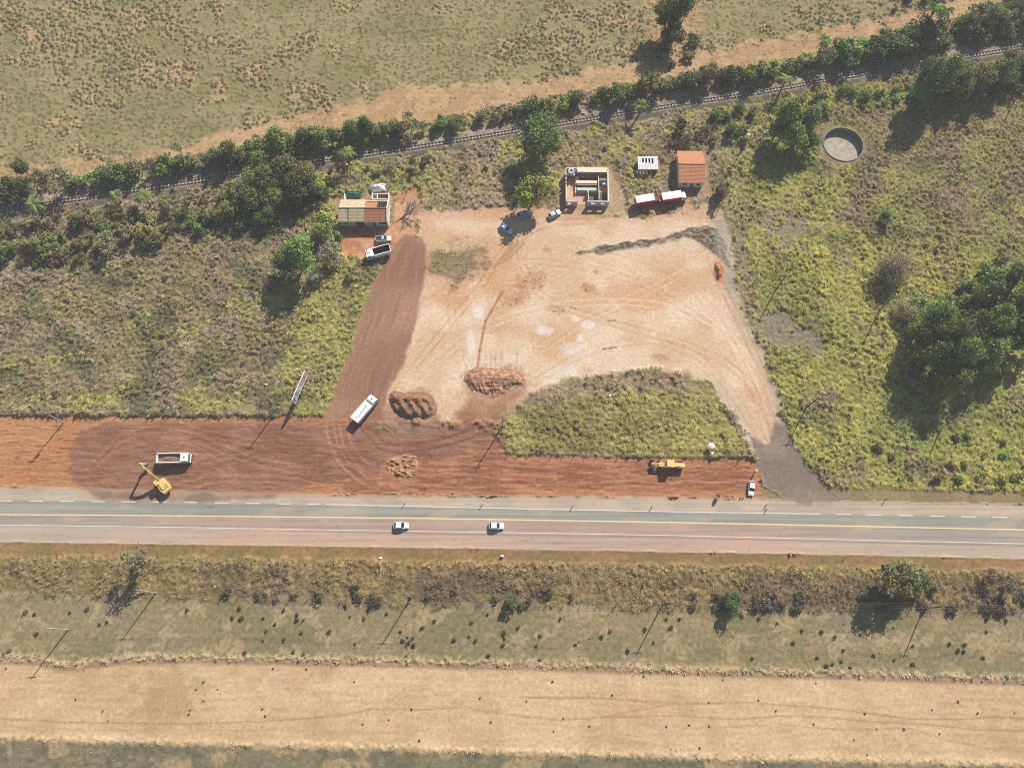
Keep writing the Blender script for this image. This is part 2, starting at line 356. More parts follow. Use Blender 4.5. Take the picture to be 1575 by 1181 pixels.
vw = put(vw, g_yel, ss(0.1, 0.9, ss(-75, -45, X)*1.1+0.9*n4+0.4*stk2-0.25*ss(95, 110, Y))*0.85)
ve = mixc(alb((150, 144, 74), VG), alb((132, 130, 68), VG), ss(-0.3, 0.5, n1+0.25*n2))
ve = put(ve, g_brn, ss(0.0, 0.5, n4*0.9+0.35*stk2+0.5*ss(100, 128, Y)*ss(75, 105, X)-0.15)*0.85)
ve = put(ve, alb((120, 104, 76), VG), ss(100, 118, Y)*ss(88, 110, X)*0.4)
ve = put(ve, alb((118, 128, 64), VG)*0.95, ss(0.2, 0.5, fbm(X, Y, 0.06, 3, 44)+0.25*n2+0.3*ss(110, 125, X)*(1-ss(70, 90, Y)))*0.45)
ve = put(ve, g_drk, ss(0.3, 0.7, fbm(X, Y, 0.09, 3, 49)+0.2*n2)*0.5)
vm_ = mixc(g_oli, g_gry, ss(-0.3, 0.3, n4+0.3*n2)); vm_ = put(vm_, g_yel, ss(0.0, 0.35, fbm(X, Y, 0.12, 3, 51)+0.3*n2)*0.8)
vm_ = put(vm_, alb((150, 124, 96), VG), ss(0.2, 0.5, n1+0.5*n2)*0.6)
veg = vm_+(vw-vm_)*west[..., None]; veg = veg+(ve-veg)*east[..., None]
south = Y < road_s(X)
vso = mixc(alb((140, 118, 76), VG), alb((114, 96, 66), VG), ss(-0.3, 0.5, n2*0.6+n1))
vso = put(vso, alb((130, 116, 66), VG), ss(0.1, 0.6, n4+0.5*(1-ss(-90, -60, X)))*0.6)
vso = put(vso, alb((152, 132, 82), VG), (1-ss(1.0, 3.0, verge_s(X)-Y))*0.7)
veg = np.where(south[..., None], vso*np.array([0.84, 0.84, 0.92]), veg)
veg = np.clip(veg*(1+0.18*n3[..., None]+0.12*n5[..., None]+0.55*(hv1-0.5)[..., None]+0.2*(hv2-0.5)[..., None]), 0.004, 0.8)

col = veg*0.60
dens = np.ones_like(X); zone = np.zeros(X.shape, int)
Z = np.zeros_like(X)
# --- north pasture
pn_ = path_n(X); ps_ = path_s(X); ry = rail_y(X)
pas = ss(-1.0, 1.0, Y-pn_+2.2*n2+1.5*n4)
nump = fbm(X, Y, 0.018, 3, 60)
tus = ss(-0.35, 0.35, nump+0.55*n4+0.05)           # where tussocks stand
c_p = mixc(alb((150, 138, 96)), alb((135, 127, 84)), ss(-0.4, 0.4, n1))
c_p = put(c_p, alb((150, 138, 102)), ss(0.0, 0.6, fbm(X*0.6, Y*2.2, 0.2, 3, 63))*0.5)
c_p = put(c_p, alb((172, 146, 106)), tus*ss(-0.2, 0.8, n3*0.7+0.6*n2+0.25*n4)*0.5)
bare = ss(0.25, 1.0, n4+0.4*n1+0.45*n3-0.05)*tus
c_p = put(c_p, alb((190, 154, 114)), bare*0.75)
c3_, hv3 = cells(X+0.4*n2, Y, 1.0, 9); dark_tus = tus*ss(0.40, 0.8, c3_)*(hv3 > 0.45)*ss(-0.45, 0.35, n4+0.6*n2+nump)
c_p = put(c_p, alb((116, 108, 76)), dark_tus*0.7)
fine_t = (1-tus)*ss(0.45, 0.7, c3_)*(hv3 > 0.62)*0.7
c_p = put(c_p, alb((108, 102, 70)), fine_t); c_p = np.clip(c_p*(1+0.10*n3[..., None]+0.08*fbm(X*0.25, Y*1.6, 1.0, 2, 72)[..., None]), 0, 1)
sandp = mixc(alb((188, 156, 116)), alb((176, 142, 104)), ss(-0.3, 0.4, n2+n1)); sandp = np.clip(sandp*(1+0.12*n3[..., None]), 0, 1)
sandp = put(sandp, alb((120, 104, 72)), ss(0.30, 0.48, pn(X*0.7, Y*0.8, 71)+0.3*n3)*0.8)
north = ss(-0.5, 0.5, Y-ps_+1.2*n2)
nscol = mixc(sandp, c_p, pas)
lane = ground_poly([(985, 104), (1000, 40), (1003, -40), (1088, -40), (1082, 40), (1062, 92)])
lw = ss(-3, 3, sdist(lane, X, Y)+3*n2)
nscol = put(nscol, sandp, lw*0.8)
col = put(col, nscol, north); dens *= 1-north
Z += north*pas*(0.5*dark_tus+0.22*fine_t)+north*0.05*n3
zone[(north > 0.5) & (pas >= 0.5)] = 1; zone[(north > 0.5) & (pas < 0.5)] = 2
# --- railway bed
dr = Y-ry; cosr = 0.96
bed = 1-ss(2.2, 3.8, np.abs(dr-0.4)+2.2*n2)
c_b = mixc(alb((160, 146, 124)), alb((126, 114, 98)), ss(-0.3, 0.4, n3+n2))
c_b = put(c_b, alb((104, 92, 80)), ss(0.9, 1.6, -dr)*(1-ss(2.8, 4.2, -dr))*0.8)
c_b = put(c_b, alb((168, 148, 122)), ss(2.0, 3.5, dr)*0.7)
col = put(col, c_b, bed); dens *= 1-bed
Z += 0.42*(1-ss(1.4, 3.4, np.abs(dr)))
zone[bed > 0.5] = 3
# --- yard and tracks
sl = sdist(LOT, X, Y)+1.3*n2+0.5*n3
yard = ss(-0.9, 0.9, sl)
cx, cy = G(760, 640).x, G(760, 640).y
rad = np.hypot(X-cx, (Y-cy)*1.3); th = np.arctan2(Y-cy, X-cx)
arc = fbm(rad*0.7+5*n1+1.2*n2, th*2.0+1.5*n1, 1.0, 3, 75)*ss(-0.25, 0.35, fbm(X, Y, 0.03, 2, 76))
c_y = mixc(alb((214, 188, 158)), alb((206, 174, 140)), ss(-0.3, 0.5, n1+0.5*n4))
c_y = put(c_y, alb((198, 156, 116)), ss(0.05, 0.7, fbm(X, Y, 0.05, 4, 77)+0.3*ss(75, 110, Y)*1.0)*0.7)
c_y = put(c_y, alb((222, 200, 172)), ss(0.0, 0.6, fbm(X, Y, 0.06, 3, 79)-0.5*ss(80, 110, Y))*0.6)
c_y = np.clip(c_y*(1+0.12*arc[..., None]*0.4+0.055*n3[..., None]+0.05*fbm(X*0.5, Y*2.2, 1.0, 2, 74)[..., None]), 0, 0.8)
c_y = put(c_y, alb((178, 164, 142)), (1-ss(0.5, 5.0, sl))*ss(G(1040, 500).x, G(1110, 500).x, X)*0.6)
north_y = ss(G(800, 345).y, G(800, 332).y, Y)
c_y = put(c_y, alb((196, 150, 118)), north_y*0.5)
col = put(col, c_y, yard); dens *= 1-yard; zone[yard > 0.5] = 4
hy = ss(-1.0, 1.0, sdist(HYARD, X, Y)+1.0*n2)
col = put(col, mixc(alb((178, 120, 86)), alb((200, 152, 118)), ss(-0.3, 0.5, n2+n1)), hy); dens *= 1-hy; zone[hy > 0.5] = 4
def blot(px, py, rx, ry_, c, k):
    global col
    p = G(px, py); d = np.hypot((X-p.x)/rx, (Y-p.y)/ry_)+0.35*n2+0.25*n3
    col = put(col, alb(c), (1-ss(0.4, 1.1, d))*k)
for px, py, rx, ry_ in ((835, 507, 3.0, 1.6), (886, 489, 1.6, 1.4), (904, 500, 1.9, 1.4), (893, 519, 1.8, 1.8), (724, 525, 1.4, 5.0), (735, 482, 1.8, 3.0), (870, 572, 5, 2.0), (850, 588, 4, 1.5), (885, 535, 5, 2.2)): blot(px, py, rx, ry_, (226, 222, 216), 0.6 if rx < 3.5 else 0.4)
for px, py, rx, ry_ in ((815, 432, 5, 4.5), (800, 452, 4, 3.5), (790, 462, 3.5, 2.2), (905, 443, 2.6, 1.8), (856, 476, 3, 1.6), (842, 384, 1.5, 0.9), (917, 418, 1.3, 1.1), (1015, 548, 3, 1.6)): blot(px, py, rx, ry_, (172, 114, 76), 0.5)
for px, py, rx, ry_ in ((985, 455, 12, 7), (700, 450, 9, 5), (770, 420, 8, 10)): blot(px, py, rx, ry_, (200, 140, 90), 0.5)
def tracks(pts, gauge=1.9, wd=0.42, c=(168, 128, 94), k=0.35, area=None):
    global col, Z
    P = ground_poly(pts); t = np.linspace(0, 1, 40); u = np.linspace(0, 1, len(P)); Q = np.stack([np.interp(t, u, P[:, 0]), np.interp(t, u, P[:, 1])], 1)
    for _ in range(6): Q[1:-1] = (Q[:-2]+2*Q[1:-1]+Q[2:])/4
    d = ldist(Q, X, Y); m = (1-ss(wd*.3, wd, np.abs(d-gauge/2)))*(0.5+0.5*ss(-.3, .3, n2+n4)); col = put(col, alb(c), m*k*(yard*(1-iw0) if area is None else area)); Z = Z-m*0.03*(yard if area is None else area)
iw0 = ss(-0.6, 0.6, sdist(ISLAND, X, Y))
tracks([(1200, 720), (1185, 640), (1140, 570), (1060, 530), (950, 500), (850, 470), (790, 420), (790, 360)])
tracks([(1190, 700), (1160, 600), (1100, 480), (1040, 420), (960, 390), (880, 370), (820, 345)], c=(186, 148, 112))
tracks([(1215, 700), (1180, 590), (1140, 500), (1100, 420), (1080, 350)], c=(160, 132, 104))
tracks([(600, 640), (660, 560), (740, 500), (840, 470), (960, 460), (1080, 480), (1150, 540), (1190, 640)], c=(228, 204, 174), k=.4)
tracks([(640, 560), (690, 500), (740, 440), (770, 390), (830, 345), (900, 340)], c=(160, 114, 80), k=.45)
tracks([(650, 470), (720, 430), (800, 400), (900, 410), (1000, 440), (1090, 500)], c=(182, 138, 100))
tracks([(700, 640), (720, 600), (700, 520), (690, 460), (720, 400), (760, 360)], c=(178, 136, 102), k=.4)
tracks([(820, 590), (900, 540), (1000, 520), (1080, 550), (1130, 610), (1180, 690)], c=(180, 140, 106))
tracks([(800, 560), (900, 490), (1010, 440), (1090, 400), (1100, 360)], c=(222, 198, 168), k=.4)
spots = ss(0.28, 0.40, pn(X*1.4, Y*1.4, 80))
for px, py, rx, ry_ in ((820, 428, 4.5, 4), (788, 462, 3, 2), (856, 477, 3, 1.5), (902, 441, 2, 1.5)):
    p = G(px, py); d = np.hypot((X-p.x)/rx, (Y-p.y)/ry_); col = put(col, alb((110, 66, 44)), (1-ss(0.6, 1.2, d))*spots*0.9)
    Z += (1-ss(0.6, 1.2, d))*spots*0.2
pw = ss(-2.0, 2.5, sdist(PATCH, X, Y)+2.6*n2+1.0*n3)
col = put(col, mixc(alb((140, 118, 86)), alb((104, 94, 66)), ss(-0.3, 0.3, fbm(X*0.3, Y*1.4, 1.0, 3, 82)+0.5*n2)), pw*0.8); Z += pw*0.12*np.clip(n3, 0, 1)
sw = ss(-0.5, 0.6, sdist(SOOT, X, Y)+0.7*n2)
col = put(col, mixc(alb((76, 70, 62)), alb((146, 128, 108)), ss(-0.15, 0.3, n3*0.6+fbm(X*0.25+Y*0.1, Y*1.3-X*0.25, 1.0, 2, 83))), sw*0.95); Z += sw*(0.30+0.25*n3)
for px, py, rx, ry_ in ((1112, 372, 3.0, 9.0), (1122, 430, 2.0, 6.0), (1105, 345, 4, 2.5)): blot(px, py, rx, ry_, (150, 146, 130), 0.6)
def scrape(a, b, wd, c, k, dz=-0.04):
    """a straight tyre mark or scrape between two places"""
    global col, Z
    A, B = G(*a), G(*b); d = ldist([(A.x, A.y), (B.x, B.y)], X, Y); m = (1-ss(wd*0.4, wd, d))
    col = put(col, alb(c), m*k); Z = Z+m*dz
for a, b in (((772, 450), (746, 495)), ((746, 495), (737, 540)), ((737, 540), (733, 575))): scrape(a, b, 0.5, (160, 100, 62), 0.7, -0.15)
for x in (755, 762, 768, 772, 795): scrape((x, 540), (x-1, 570), 0.35, (172, 124, 88), 0.35)
for a, b in (((796, 372), (772, 405)), ((788, 375), (760, 412)), ((805, 375), (780, 400))): scrape(a, b, 0.7, (158, 116, 84), 0.5)
for a, b in (((877, 473), (886, 475)), ((935, 494), (947, 493)), ((928, 537), (948, 534))): scrape(a, b, 0.3, (110, 86, 66), 0.8)
REDUP = ground_poly([(560, 646), (575, 628), (600, 640), (640, 652), (690, 646), (712, 630), (722, 605), (750, 612), (800, 596), (806, 604), (790, 626), (778, 660), (700, 675), (600, 670)])
ru = ss(-2.5, 2.5, sdist(REDUP, X, Y)+2.2*n2+0.8*n3)
GREYUP = ground_poly([(596, 640), (640, 650), (690, 655), (690, 668), (620, 668), (590, 655)])
# --- brown track and red earth strip
tw = ss(-0.6, 0.6, sdist(TRACK, X, Y)+0.5*n2)
along = fbm((X-0.24*Y+1.5*n1)*1.1, Y*0.05, 1.0, 3, 85)
c_t = mixc(alb((160, 122, 98)), alb((146, 108, 86)), ss(-0.4, 0.4, n1+along*0.6))
c_t = np.clip(c_t*(1+0.22*along[..., None]+0.06*n3[..., None]), 0, 0.8)
col = put(col, c_t, tw); dens *= 1-tw; zone[tw > 0.5] = 5
mouth = ss(-46, -38, X)*(1-ss(-2, 3, X)); stw0 = sdist(STRIP, X, Y); stw = ss(-0.45-3.0*mouth, 0.45+3.0*mouth, stw0+(0.5+2.5*mouth)*n2+0.3*n3)
stw = np.where(Y < G(700, 690).y, ss(-0.45, 0.45, stw0+0.5*n2+0.3*n3), stw)
c_s = mixc(alb((182, 132, 90)), alb((170, 116, 76)), ss(-0.4, 0.4, n1+streak))
ex_ = ss(-75, -35, X)
c_s = mixc(c_s, mixc(alb((150, 98, 72)), alb((166, 114, 86)), ss(-0.4, 0.4, n4+streak)), ex_)
c_s = np.clip(c_s*(1+0.22*streak[..., None]+0.16*streak2[..., None]+0.07*n3[..., None]), 0, 0.8)
ln1 = ss(0.30, 0.42, pn(X*0.28, Y*2.0+wv*2, 34)); ln2 = ss(0.30, 0.42, pn(X*0.22+9, Y*2.3+wv*2, 36))
c_s = put(c_s, alb((104, 66, 46)), ln1*0.55); c_s = put(c_s, alb((196, 148, 108)), ln2*0.5); Z += stw*(0.10*ln2-0.10*ln1)
dk = ss(-0.7, 0.7, sdist(DARKSTRIP, X, Y)+0.5*n2)
c_s = put(c_s, np.clip(mixc(alb((130, 90, 70)), alb((146, 106, 86)), ss(-0.4, 0.5, n4+streak*0.8))*(1+0.25*streak2[..., None]), 0, 1), dk*0.9)
cut = stw*(1-ss(0.5, 3.0, sdist(STRIP, X, Y)))*(1-ss(-48, -40, X)*(1-ss(0, 2, X)))
c_s = put(c_s, alb((196, 140, 96)), cut*0.45)
stz = stw
col = put(col, c_s, stw)
col = put(col, np.clip(mixc(alb((160, 110, 84)), alb((148, 102, 78)), ss(-0.4, 0.4, n4+n2))*(1+0.12*n3[..., None]+0.1*streak2[..., None]), 0, 1), ru*0.85); col = put(col, alb((146, 124, 108)), ss(-2, 2, sdist(GREYUP, X, Y)+2*n2)*0.55); dens *= 1-stw; zone[stw > 0.5] = 6
Z += stw*(0.05*streak+0.04*streak2+0.04*n3)
for a, b in (((40, 700), (48, 760)), ((500, 660), (530, 720)), ((530, 720), (560, 745))): scrape(a, b, 0.5, (178, 122, 84), 0.5)
for c_, pts in (((186, 134, 98), [(508, 652), (512, 680), (528, 712), (560, 738), (610, 756)]), ((184, 130, 94), [(528, 650), (534, 684), (556, 714), (600, 738)]), ((108, 74, 56), [(560, 655), (590, 690), (640, 690), (700, 676), (760, 655)]),
                ((178, 130, 98), [(160, 700), (185, 672), (240, 658), (310, 676), (380, 706), (470, 724)]), ((172, 124, 92), [(140, 720), (170, 690), (230, 674), (300, 690), (360, 730)]), ((112, 78, 60), [(300, 720), (400, 690), (500, 690), (600, 720), (700, 740)]),
                ((178, 126, 92), [(250, 755), (330, 735), (420, 735), (520, 755)]), ((106, 72, 54), [(620, 655), (690, 668), (750, 640), (785, 615)])):
    tracks(pts, 2.0, .5, c_, .6, stw)
blot(628, 660, 9, 2.5, (142, 116, 100), 0.7)
for a, b in (((640, 702), (710, 699)), ((710, 699), (778, 698)), ((200, 670), (260, 690))): scrape(a, b, 0.35, (110, 66, 46), 0.3, -0.05)
# --- grassy island
isd = sdist(ISLAND, X, Y); inorth = ss(G(900, 660).y, G(900, 610).y, Y)*(1-ss(G(1075, 600).x, G(1100, 600).x, X)); iw = ss(-0.6-1.5*inorth, 0.6+2.0*inorth, isd+(0.8+2.4*inorth)*n2+inorth*0.9*n3)
c_i = mixc(alb((146, 136, 78), VG), alb((126, 116, 68), VG), ss(-0.3, 0.4, n1+0.4*n2))
hg = np.maximum(ss(-1, 1.5, sdist(HEAPG, X, Y)+1.8*n2), inorth*(1-ss(0.5, 7.0, isd+2.5*n2)))
c_i = put(c_i, alb((168, 142, 114), 1.3), hg*0.8)
c_i = np.clip(c_i*(1+0.18*n3[..., None]+0.12*n5[..., None]+0.5*(hv1-0.5)[..., None]), 0.004, 0.8)
veg = put(veg, c_i, iw)
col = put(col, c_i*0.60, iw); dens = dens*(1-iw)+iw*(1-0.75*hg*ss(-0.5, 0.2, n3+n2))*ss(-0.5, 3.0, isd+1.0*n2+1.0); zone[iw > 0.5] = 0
for px, py, rx, ry_, c in ((633, 624, 9, 6, (150, 110, 86)), (762, 590, 11, 6.5, (172, 128, 98)), (617, 718, 6.5, 4.5, (172, 124, 90)), (1105, 420, 2.4, 5, (190, 134, 96)), (640, 330, 6, 8, (196, 160, 128))): blot(px, py, rx, ry_, c, 0.75)
# --- grey patches of dried mud in the eastern grass
for px, py, rx, ry_ in ((1235, 520, 7, 5), (1215, 355, 7, 6), (1185, 345, 4, 5), (1195, 500, 5, 8), (1140, 380, 2, 10)):
    p = G(px, py); d = np.hypot((X-p.x)/rx, (Y-p.y)/ry_)+0.7*n2+0.35*n3; m = (1-ss(0.35, 1.1, d))*0.8*(1-yard)
    col = put(col, alb((136, 122, 108)), m); dens *= 1-m*0.85
# --- highway
rn, rs_ = road_n(X), road_s(X); ln, lc, lsn = line_n(X), line_c(X), line_s(X)
rw = ss(-0.35, 0.35, np.minimum(rn-Y, Y-rs_)+0.25*n2*1.0)
wear = fbm(X*0.02, Y*1.6, 1.0, 3, 90); wear2 = fbm(X*0.05, Y*4, 1.0, 2, 92)
c_r = mixc(alb((176, 160, 142)), alb((186, 170, 150)), ss(-0.4, 0.4, n4))
lane_n = ss(-0.2, 0.2, np.minimum(ln-Y, Y-lc)); lane_s = ss(-0.2, 0.2, np.minimum(lc-Y, Y-lsn)); sh_s = ss(-0.2, 0.2, np.minimum(lsn-Y, Y-rs_))
c_r = put(c_r, mixc(alb((148, 150, 138)), alb((158, 152, 138)), ss(-0.4, 0.4, wear)), lane_n)
pinkx = ss(-120, -60, X)*(1-ss(60, 110, X))
c_r = put(c_r, mixc(alb((160, 150, 138)), alb((176, 150, 134)), pinkx), lane_s)
c_r = put(c_r, mixc(alb((180, 162, 144)), alb((186, 158, 138)), pinkx), sh_s)
c_r = np.clip(c_r*(1+0.14*wear[..., None]+0.09*wear2[..., None]+0.05*fbm(X, Y, 0.06, 3, 93)[..., None]), 0, 0.8)
for f_, o_ in ((lc, 0.9), (lc, 2.6), (lc, -0.9), (lc, -2.5)): c_r = put(c_r, alb((126, 118, 108)), (1-ss(0.15, 0.55, np.abs(Y-f_-o_)))*0.22*ss(-.5, .3, fbm(X*0.03, Y*0.2, 1.0, 2, 91)))
c_r = put(c_r, alb((196, 166, 138)), ss(0.3, 0.7, fbm(X*0.25, Y*0.9, 0.3, 3, 95)+0.3*(rn-Y < 3))*0.4)
c_r = put(c_r, alb((98, 88, 80)), ss(0.985, 0.998, 1-np.abs(pn(X*0.10, Y*0.35, 96)))*0.35)
c_r = put(c_r, alb((120, 104, 94)), (1-ss(0.12, 0.4, np.abs(Y-lsn+0.55)))*0.45*ss(-70, -30, X))
spill = ss(-1.2, 0.6, sdist(DARKSTRIP, X, Y)+0.6*n2)
c_r = put(c_r, alb((128, 100, 84)), spill*0.85)
c_r = put(c_r, alb((190, 158, 128)), (1-ss(0.0, 1.6, rn-Y+0.9*n2))*0.6)
c_r = put(c_r, alb((200, 172, 144)), (1-ss(0.0, 1.0, Y-rs_+0.5*n2))*0.5)
col = put(col, c_r, rw); dens *= 1-rw; zone[rw > 0.5] = 8; Z *= 1-rw
aw = ss(-0.7, 0.7, sdist(APRON, X, Y)+0.7*n2)
col = put(col, np.clip(mixc(alb((142, 124, 112)), alb((130, 112, 100)), ss(-0.4, 0.4, n4))*(1+0.12*n3[..., None]), 0, 1), aw*0.95)
dens *= 1-aw; zone[(aw > 0.5)] = 7
# --- south verge, scrub, bund, sand field
vs, bs, bu, sf = verge_s(X), band_s(X), bund(X), sand_s(X)
v1 = ss(-0.3, 0.3, rs_-Y)*ss(-0.5, 0.5, Y-vs+0.6*n2)
col = put(col, np.clip(mixc(alb((150, 118, 80)), alb((132, 112, 70)), ss(-0.3, 0.3, n4+n2))*(1+0.2*n3[..., None]), 0, 1), v1); dens *= 1-v1*0.95
zone[Y < rs_] = 9; zone[zone == 8] = 8
s1 = ss(-1.5, 1.5, bs-Y+2.0*n2)*(Y < rs_)
c_c = mixc(alb((142, 126, 92)), alb((126, 118, 82)), ss(-0.4, 0.4, n1+streak*0.4))
c_c = put(c_c, alb((162, 138, 102)), ss(0.1, 0.55, n4+0.4*n2)*0.6)
c_c = put(c_c, alb((140, 128, 108)), ss(0.0, 0.5, fbm(X, Y, 0.06, 3, 95))*0.4)
c_c = put(c_c, alb((176, 152, 116)), ss(0.2, 0.6, fbm(X, Y, 0.16, 4, 94)+0.3*n3)*0.55)
c_c = np.clip(c_c*(1+0.22*n3[..., None]+0.12*n5[..., None]), 0, 1)
col = put(col, c_c, s1); dens *= 1-s1*0.97; zone[s1 > 0.5] = 10
f1 = ss(-0.8, 0.8, bu-Y+0.5*n2)
c_f = mixc(alb((202, 174, 136)), alb((194, 163, 124)), ss(-0.4, 0.4, n1+0.4*n2))
c_f = np.clip(c_f*(1+0.10*streak[..., None]+0.10*n3[..., None]+0.06*n5[..., None]), 0, 1)
c_f = put(c_f, alb((150, 118, 80)), ss(0.42, 0.55, pn(X*1.5, Y*1.5, 98))*ss(-0.2, 0.4, n4)*0.6); c_f = put(c_f, alb((218, 190, 150)), ss(0.0, 0.8, fbm(X, Y, 0.25, 4, 99))*0.35)
c_f = put(c_f, alb((168, 140, 92)), ss(0.25, 0.7, fbm(X, Y, 0.08, 3, 97)+0.2*n3)*0.35)
p = G(255, 1065); c_f = put(c_f, alb((160, 134, 88)), (1-ss(0.3, 1.1, np.hypot((X-p.x)/10, (Y-p.y)/9)+0.6*n2))*0.6)
def trail(pts, wd=0.28, c=(156, 116, 74), k=0.8):
    global c_f
    P = ground_poly(pts); m = 1-ss(wd*0.4, wd*1.2, ldist(P, X, Y)+0.1*n2); c_f = put(c_f, alb(c), m*k)
trail([(0, 1105), (130, 1111), (290, 1113), (420, 1108), (525, 1100), (570, 1090), (640, 1091), (715, 1087), (755, 1094), (800, 1101), (860, 1107), (940, 1102), (1050, 1101), (1130, 1106), (1200, 1101), (1270, 1102), (1330, 1109), (1430, 1114), (1500, 1122), (1640, 1124)], 0.25, (160, 122, 82), 0.55)
trail([(800, 1072), (920, 1073), (1050, 1082), (1150, 1080), (1290, 1090), (1340, 1097), (1400, 1105), (1480, 1106), (1530, 1102), (1640, 1108)], 0.25, (166, 126, 82), 0.7)
trail([(925, 1102), (1000, 1089), (1040, 1080)], 0.22, (172, 134, 90), 0.6)
trail([(1050, 1120), (1200, 1114), (1290, 1122), (1400, 1120), (1450, 1136), (1520, 1150), (1640, 1148)], 0.22, (176, 138, 94), 0.6)
trail([(0, 1116), (150, 1122), (400, 1122), (620, 1128)], 0.2, (182, 146, 102), 0.5)
col = put(col, c_f, f1); dens *= 1-f1; zone[f1 > 0.5] = 11
b1 = ss(-0.8, 0.8, sf-Y+0.8*n2)
c_m = mixc(alb((126, 116, 88)), alb((108, 104, 80)), ss(-0.3, 0.4, n2+n1)); c_m = put(c_m, alb((176, 148, 110)), ss(0.15, 0.5, n4+0.3*n2)*0.7)
c_m = np.clip(c_m*(1+0.2*n3[..., None]), 0, 1)
col = put(col, c_m, b1); zone[b1 > 0.5] = 12
bz = np.exp(-((Y-bu-0.3)/0.8)**2); col = put(col, alb((190, 164, 124)), bz*ss(-0.3, 0.3, n3+n2+0.2)*0.8)
col = put(col, alb((150, 112, 84)), np.exp(-((Y-bu+0.9)/0.5)**2)*0.6)
Z += bz*(0.35+0.35*n3)
bz2 = np.exp(-((Y-sf-0.2)/0.8)**2); col = put(col, alb((206, 180, 138)), bz2*ss(-0.3, 0.3, n3+n2)*0.6); Z += bz2*0.2*(1+n3)
# --- relief of plants, and the round tank's pit
dens = np.clip(dens, 0, 1)
TR = 6.2
dens *= ss(TR+0.4, TR+1.2, np.hypot(X-G(1297, 222.5).x, Y-G(1297, 222.5).y))
PADS = [([(514, 300), (602, 296), (604, 350), (514, 352)], (170, 136, 104)), ([(862, 258), (940, 254), (962, 300), (966, 330), (860, 334)], (176, 148, 114)), ([(1038, 232), (1090, 232), (1094, 300), (1040, 300)], (158, 132, 102)), ([(976, 240), (1016, 240), (1016, 268), (976, 268)], (140, 122, 94)), ([(968, 306), (1062, 296), (1068, 318), (968, 328)], (186, 148, 112))]
for pad, c in PADS:
    m = ss(-1.2, 0.8, sdist(ground_poly(pad), X, Y)+1.0*n2)
    col = put(col, np.clip(alb(c)*(1+0.2*n3[..., None]+0.15*n5[..., None]), 0, 1), m*0.85*(zone == 0)); dens = dens*(1-m)
gapn = ss(0.0, 1.0, 3.6-(Y-rn))*(Y > rn); vrg = mixc(alb((136, 118, 88)), alb((150, 128, 96)), ss(-.3, .3, n2+n3)); wz0 = gapn*(zone == 0)
col = put(col, vrg, wz0); dens = dens*(1-wz0)
edge = ss(5.0, 1.0, -sdist(STRIP, X, Y)) if False else (1-ss(1.0, 5.0, np.abs(sdist(STRIP, X, Y))))
Z += dens*(0.08+0.80*bumps+0.35*edge)*np.where(south, 0.8, 1.0)*(zone != 12)
Z += (zone == 12)*0.15*bumps
TC = G(1297, 222.5); TR = 6.2
dt = np.hypot(X-TC.x, Y-TC.y); near = 1-ss(TR+0.4, TR+3.5, dt); Z *= 1-near
hole = dt < TR+0.05
col = np.clip(col, 0.003, 0.85)

ZN = ['grassland', 'pasture', 'sandy_path', 'railway_bed', 'dirt_yard', 'dirt_track', 'earth_strip', 'gravel_apron', 'highway', 'road_verge', 'scrubland', 'sand_field', 'rough_ground']
idx = np.arange(NX*NY).reshape(NY, NX)
quads = np.stack([idx[:-1, :-1], idx[:-1, 1:], idx[1:, 1:], idx[1:, :-1]], -1).reshape(-1, 4)
zf = zone[:-1, :-1].ravel(); hf = hole[:-1, :-1].ravel() | hole[1:, 1:].ravel() | hole[:-1, 1:].ravel() | hole[1:, :-1].ravel()
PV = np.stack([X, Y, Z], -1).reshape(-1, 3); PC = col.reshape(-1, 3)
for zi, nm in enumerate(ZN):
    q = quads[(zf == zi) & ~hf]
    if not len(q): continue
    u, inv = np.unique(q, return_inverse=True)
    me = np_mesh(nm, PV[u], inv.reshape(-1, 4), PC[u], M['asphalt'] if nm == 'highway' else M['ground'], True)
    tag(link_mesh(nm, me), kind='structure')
# far ground, out of frame, as a ring round the sheet
x0, x1, y0, y1, B = xs[0], xs[-1], ys[0], ys[-1], 2500.0
V = np.array([[-B, -B, 0], [B, -B, 0], [B, B, 0], [-B, B, 0], [x0, y0, 0], [x1, y0, 0], [x1, y1, 0], [x0, y1, 0]], float)
F = np.array([[0, 1, 5, 4], [1, 2, 6, 5], [2, 3, 7, 6], [3, 0, 4, 7]])
tag(link_mesh('terrain', np_mesh('terrain', V, F, np.tile(alb((128, 122, 88)), (8, 1)), M['ground'])), kind='structure')
def zat(x, y):
    i = min(max(int(round((x-xs[0])/STEP)), 0), NX-1); j = min(max(int(round((y-ys[0])/STEP)), 0), NY-1)
    return float(Z[j, i])

# --- painted lines, sheets just above the asphalt
def strip_line(name, f, w_, spans, m):
    V = []; F = []
    for a, b in spans:
        n = max(1, int((b-a)/6)); t = np.linspace(a, b, n+1); y = f(t)
        for i in range(n+1):
            V += [(t[i], y[i]-w_/2, 0.012), (t[i], y[i]+w_/2, 0.012)]
            if i < n:
                k = len(V)-2; F.append((k, k+2, k+3, k+1))
    return tag(link_mesh(name, np_mesh(name, np.array(V), np.array(F), None, m)), kind='structure')
M['linewhite'] = mat('worn_white_paint', (0.52, 0.50, 0.46), 0.8, 0.3, 0.4)
M['lineyellow'] = mat('worn_yellow_paint', (0.62, 0.50, 0.28), 0.8, 0.2, 0.5)
xa, xb = G(500, 778).x, G(1262, 790).x
strip_line('road_markings', line_c, 0.30, [(-186, 186)], M['lineyellow'])
strip_line('road_markings', line_s, 0.19, [(-186, 186)], M['linewhite'])
strip_line('road_markings', line_n, 0.26, [(xa, xb)]+[(xa-4.5-8*k, xa-1-8*k) for k in range(14)]+[(xb+4+8*k, xb+7.8+8*k) for k in range(9)], M['linewhite'])

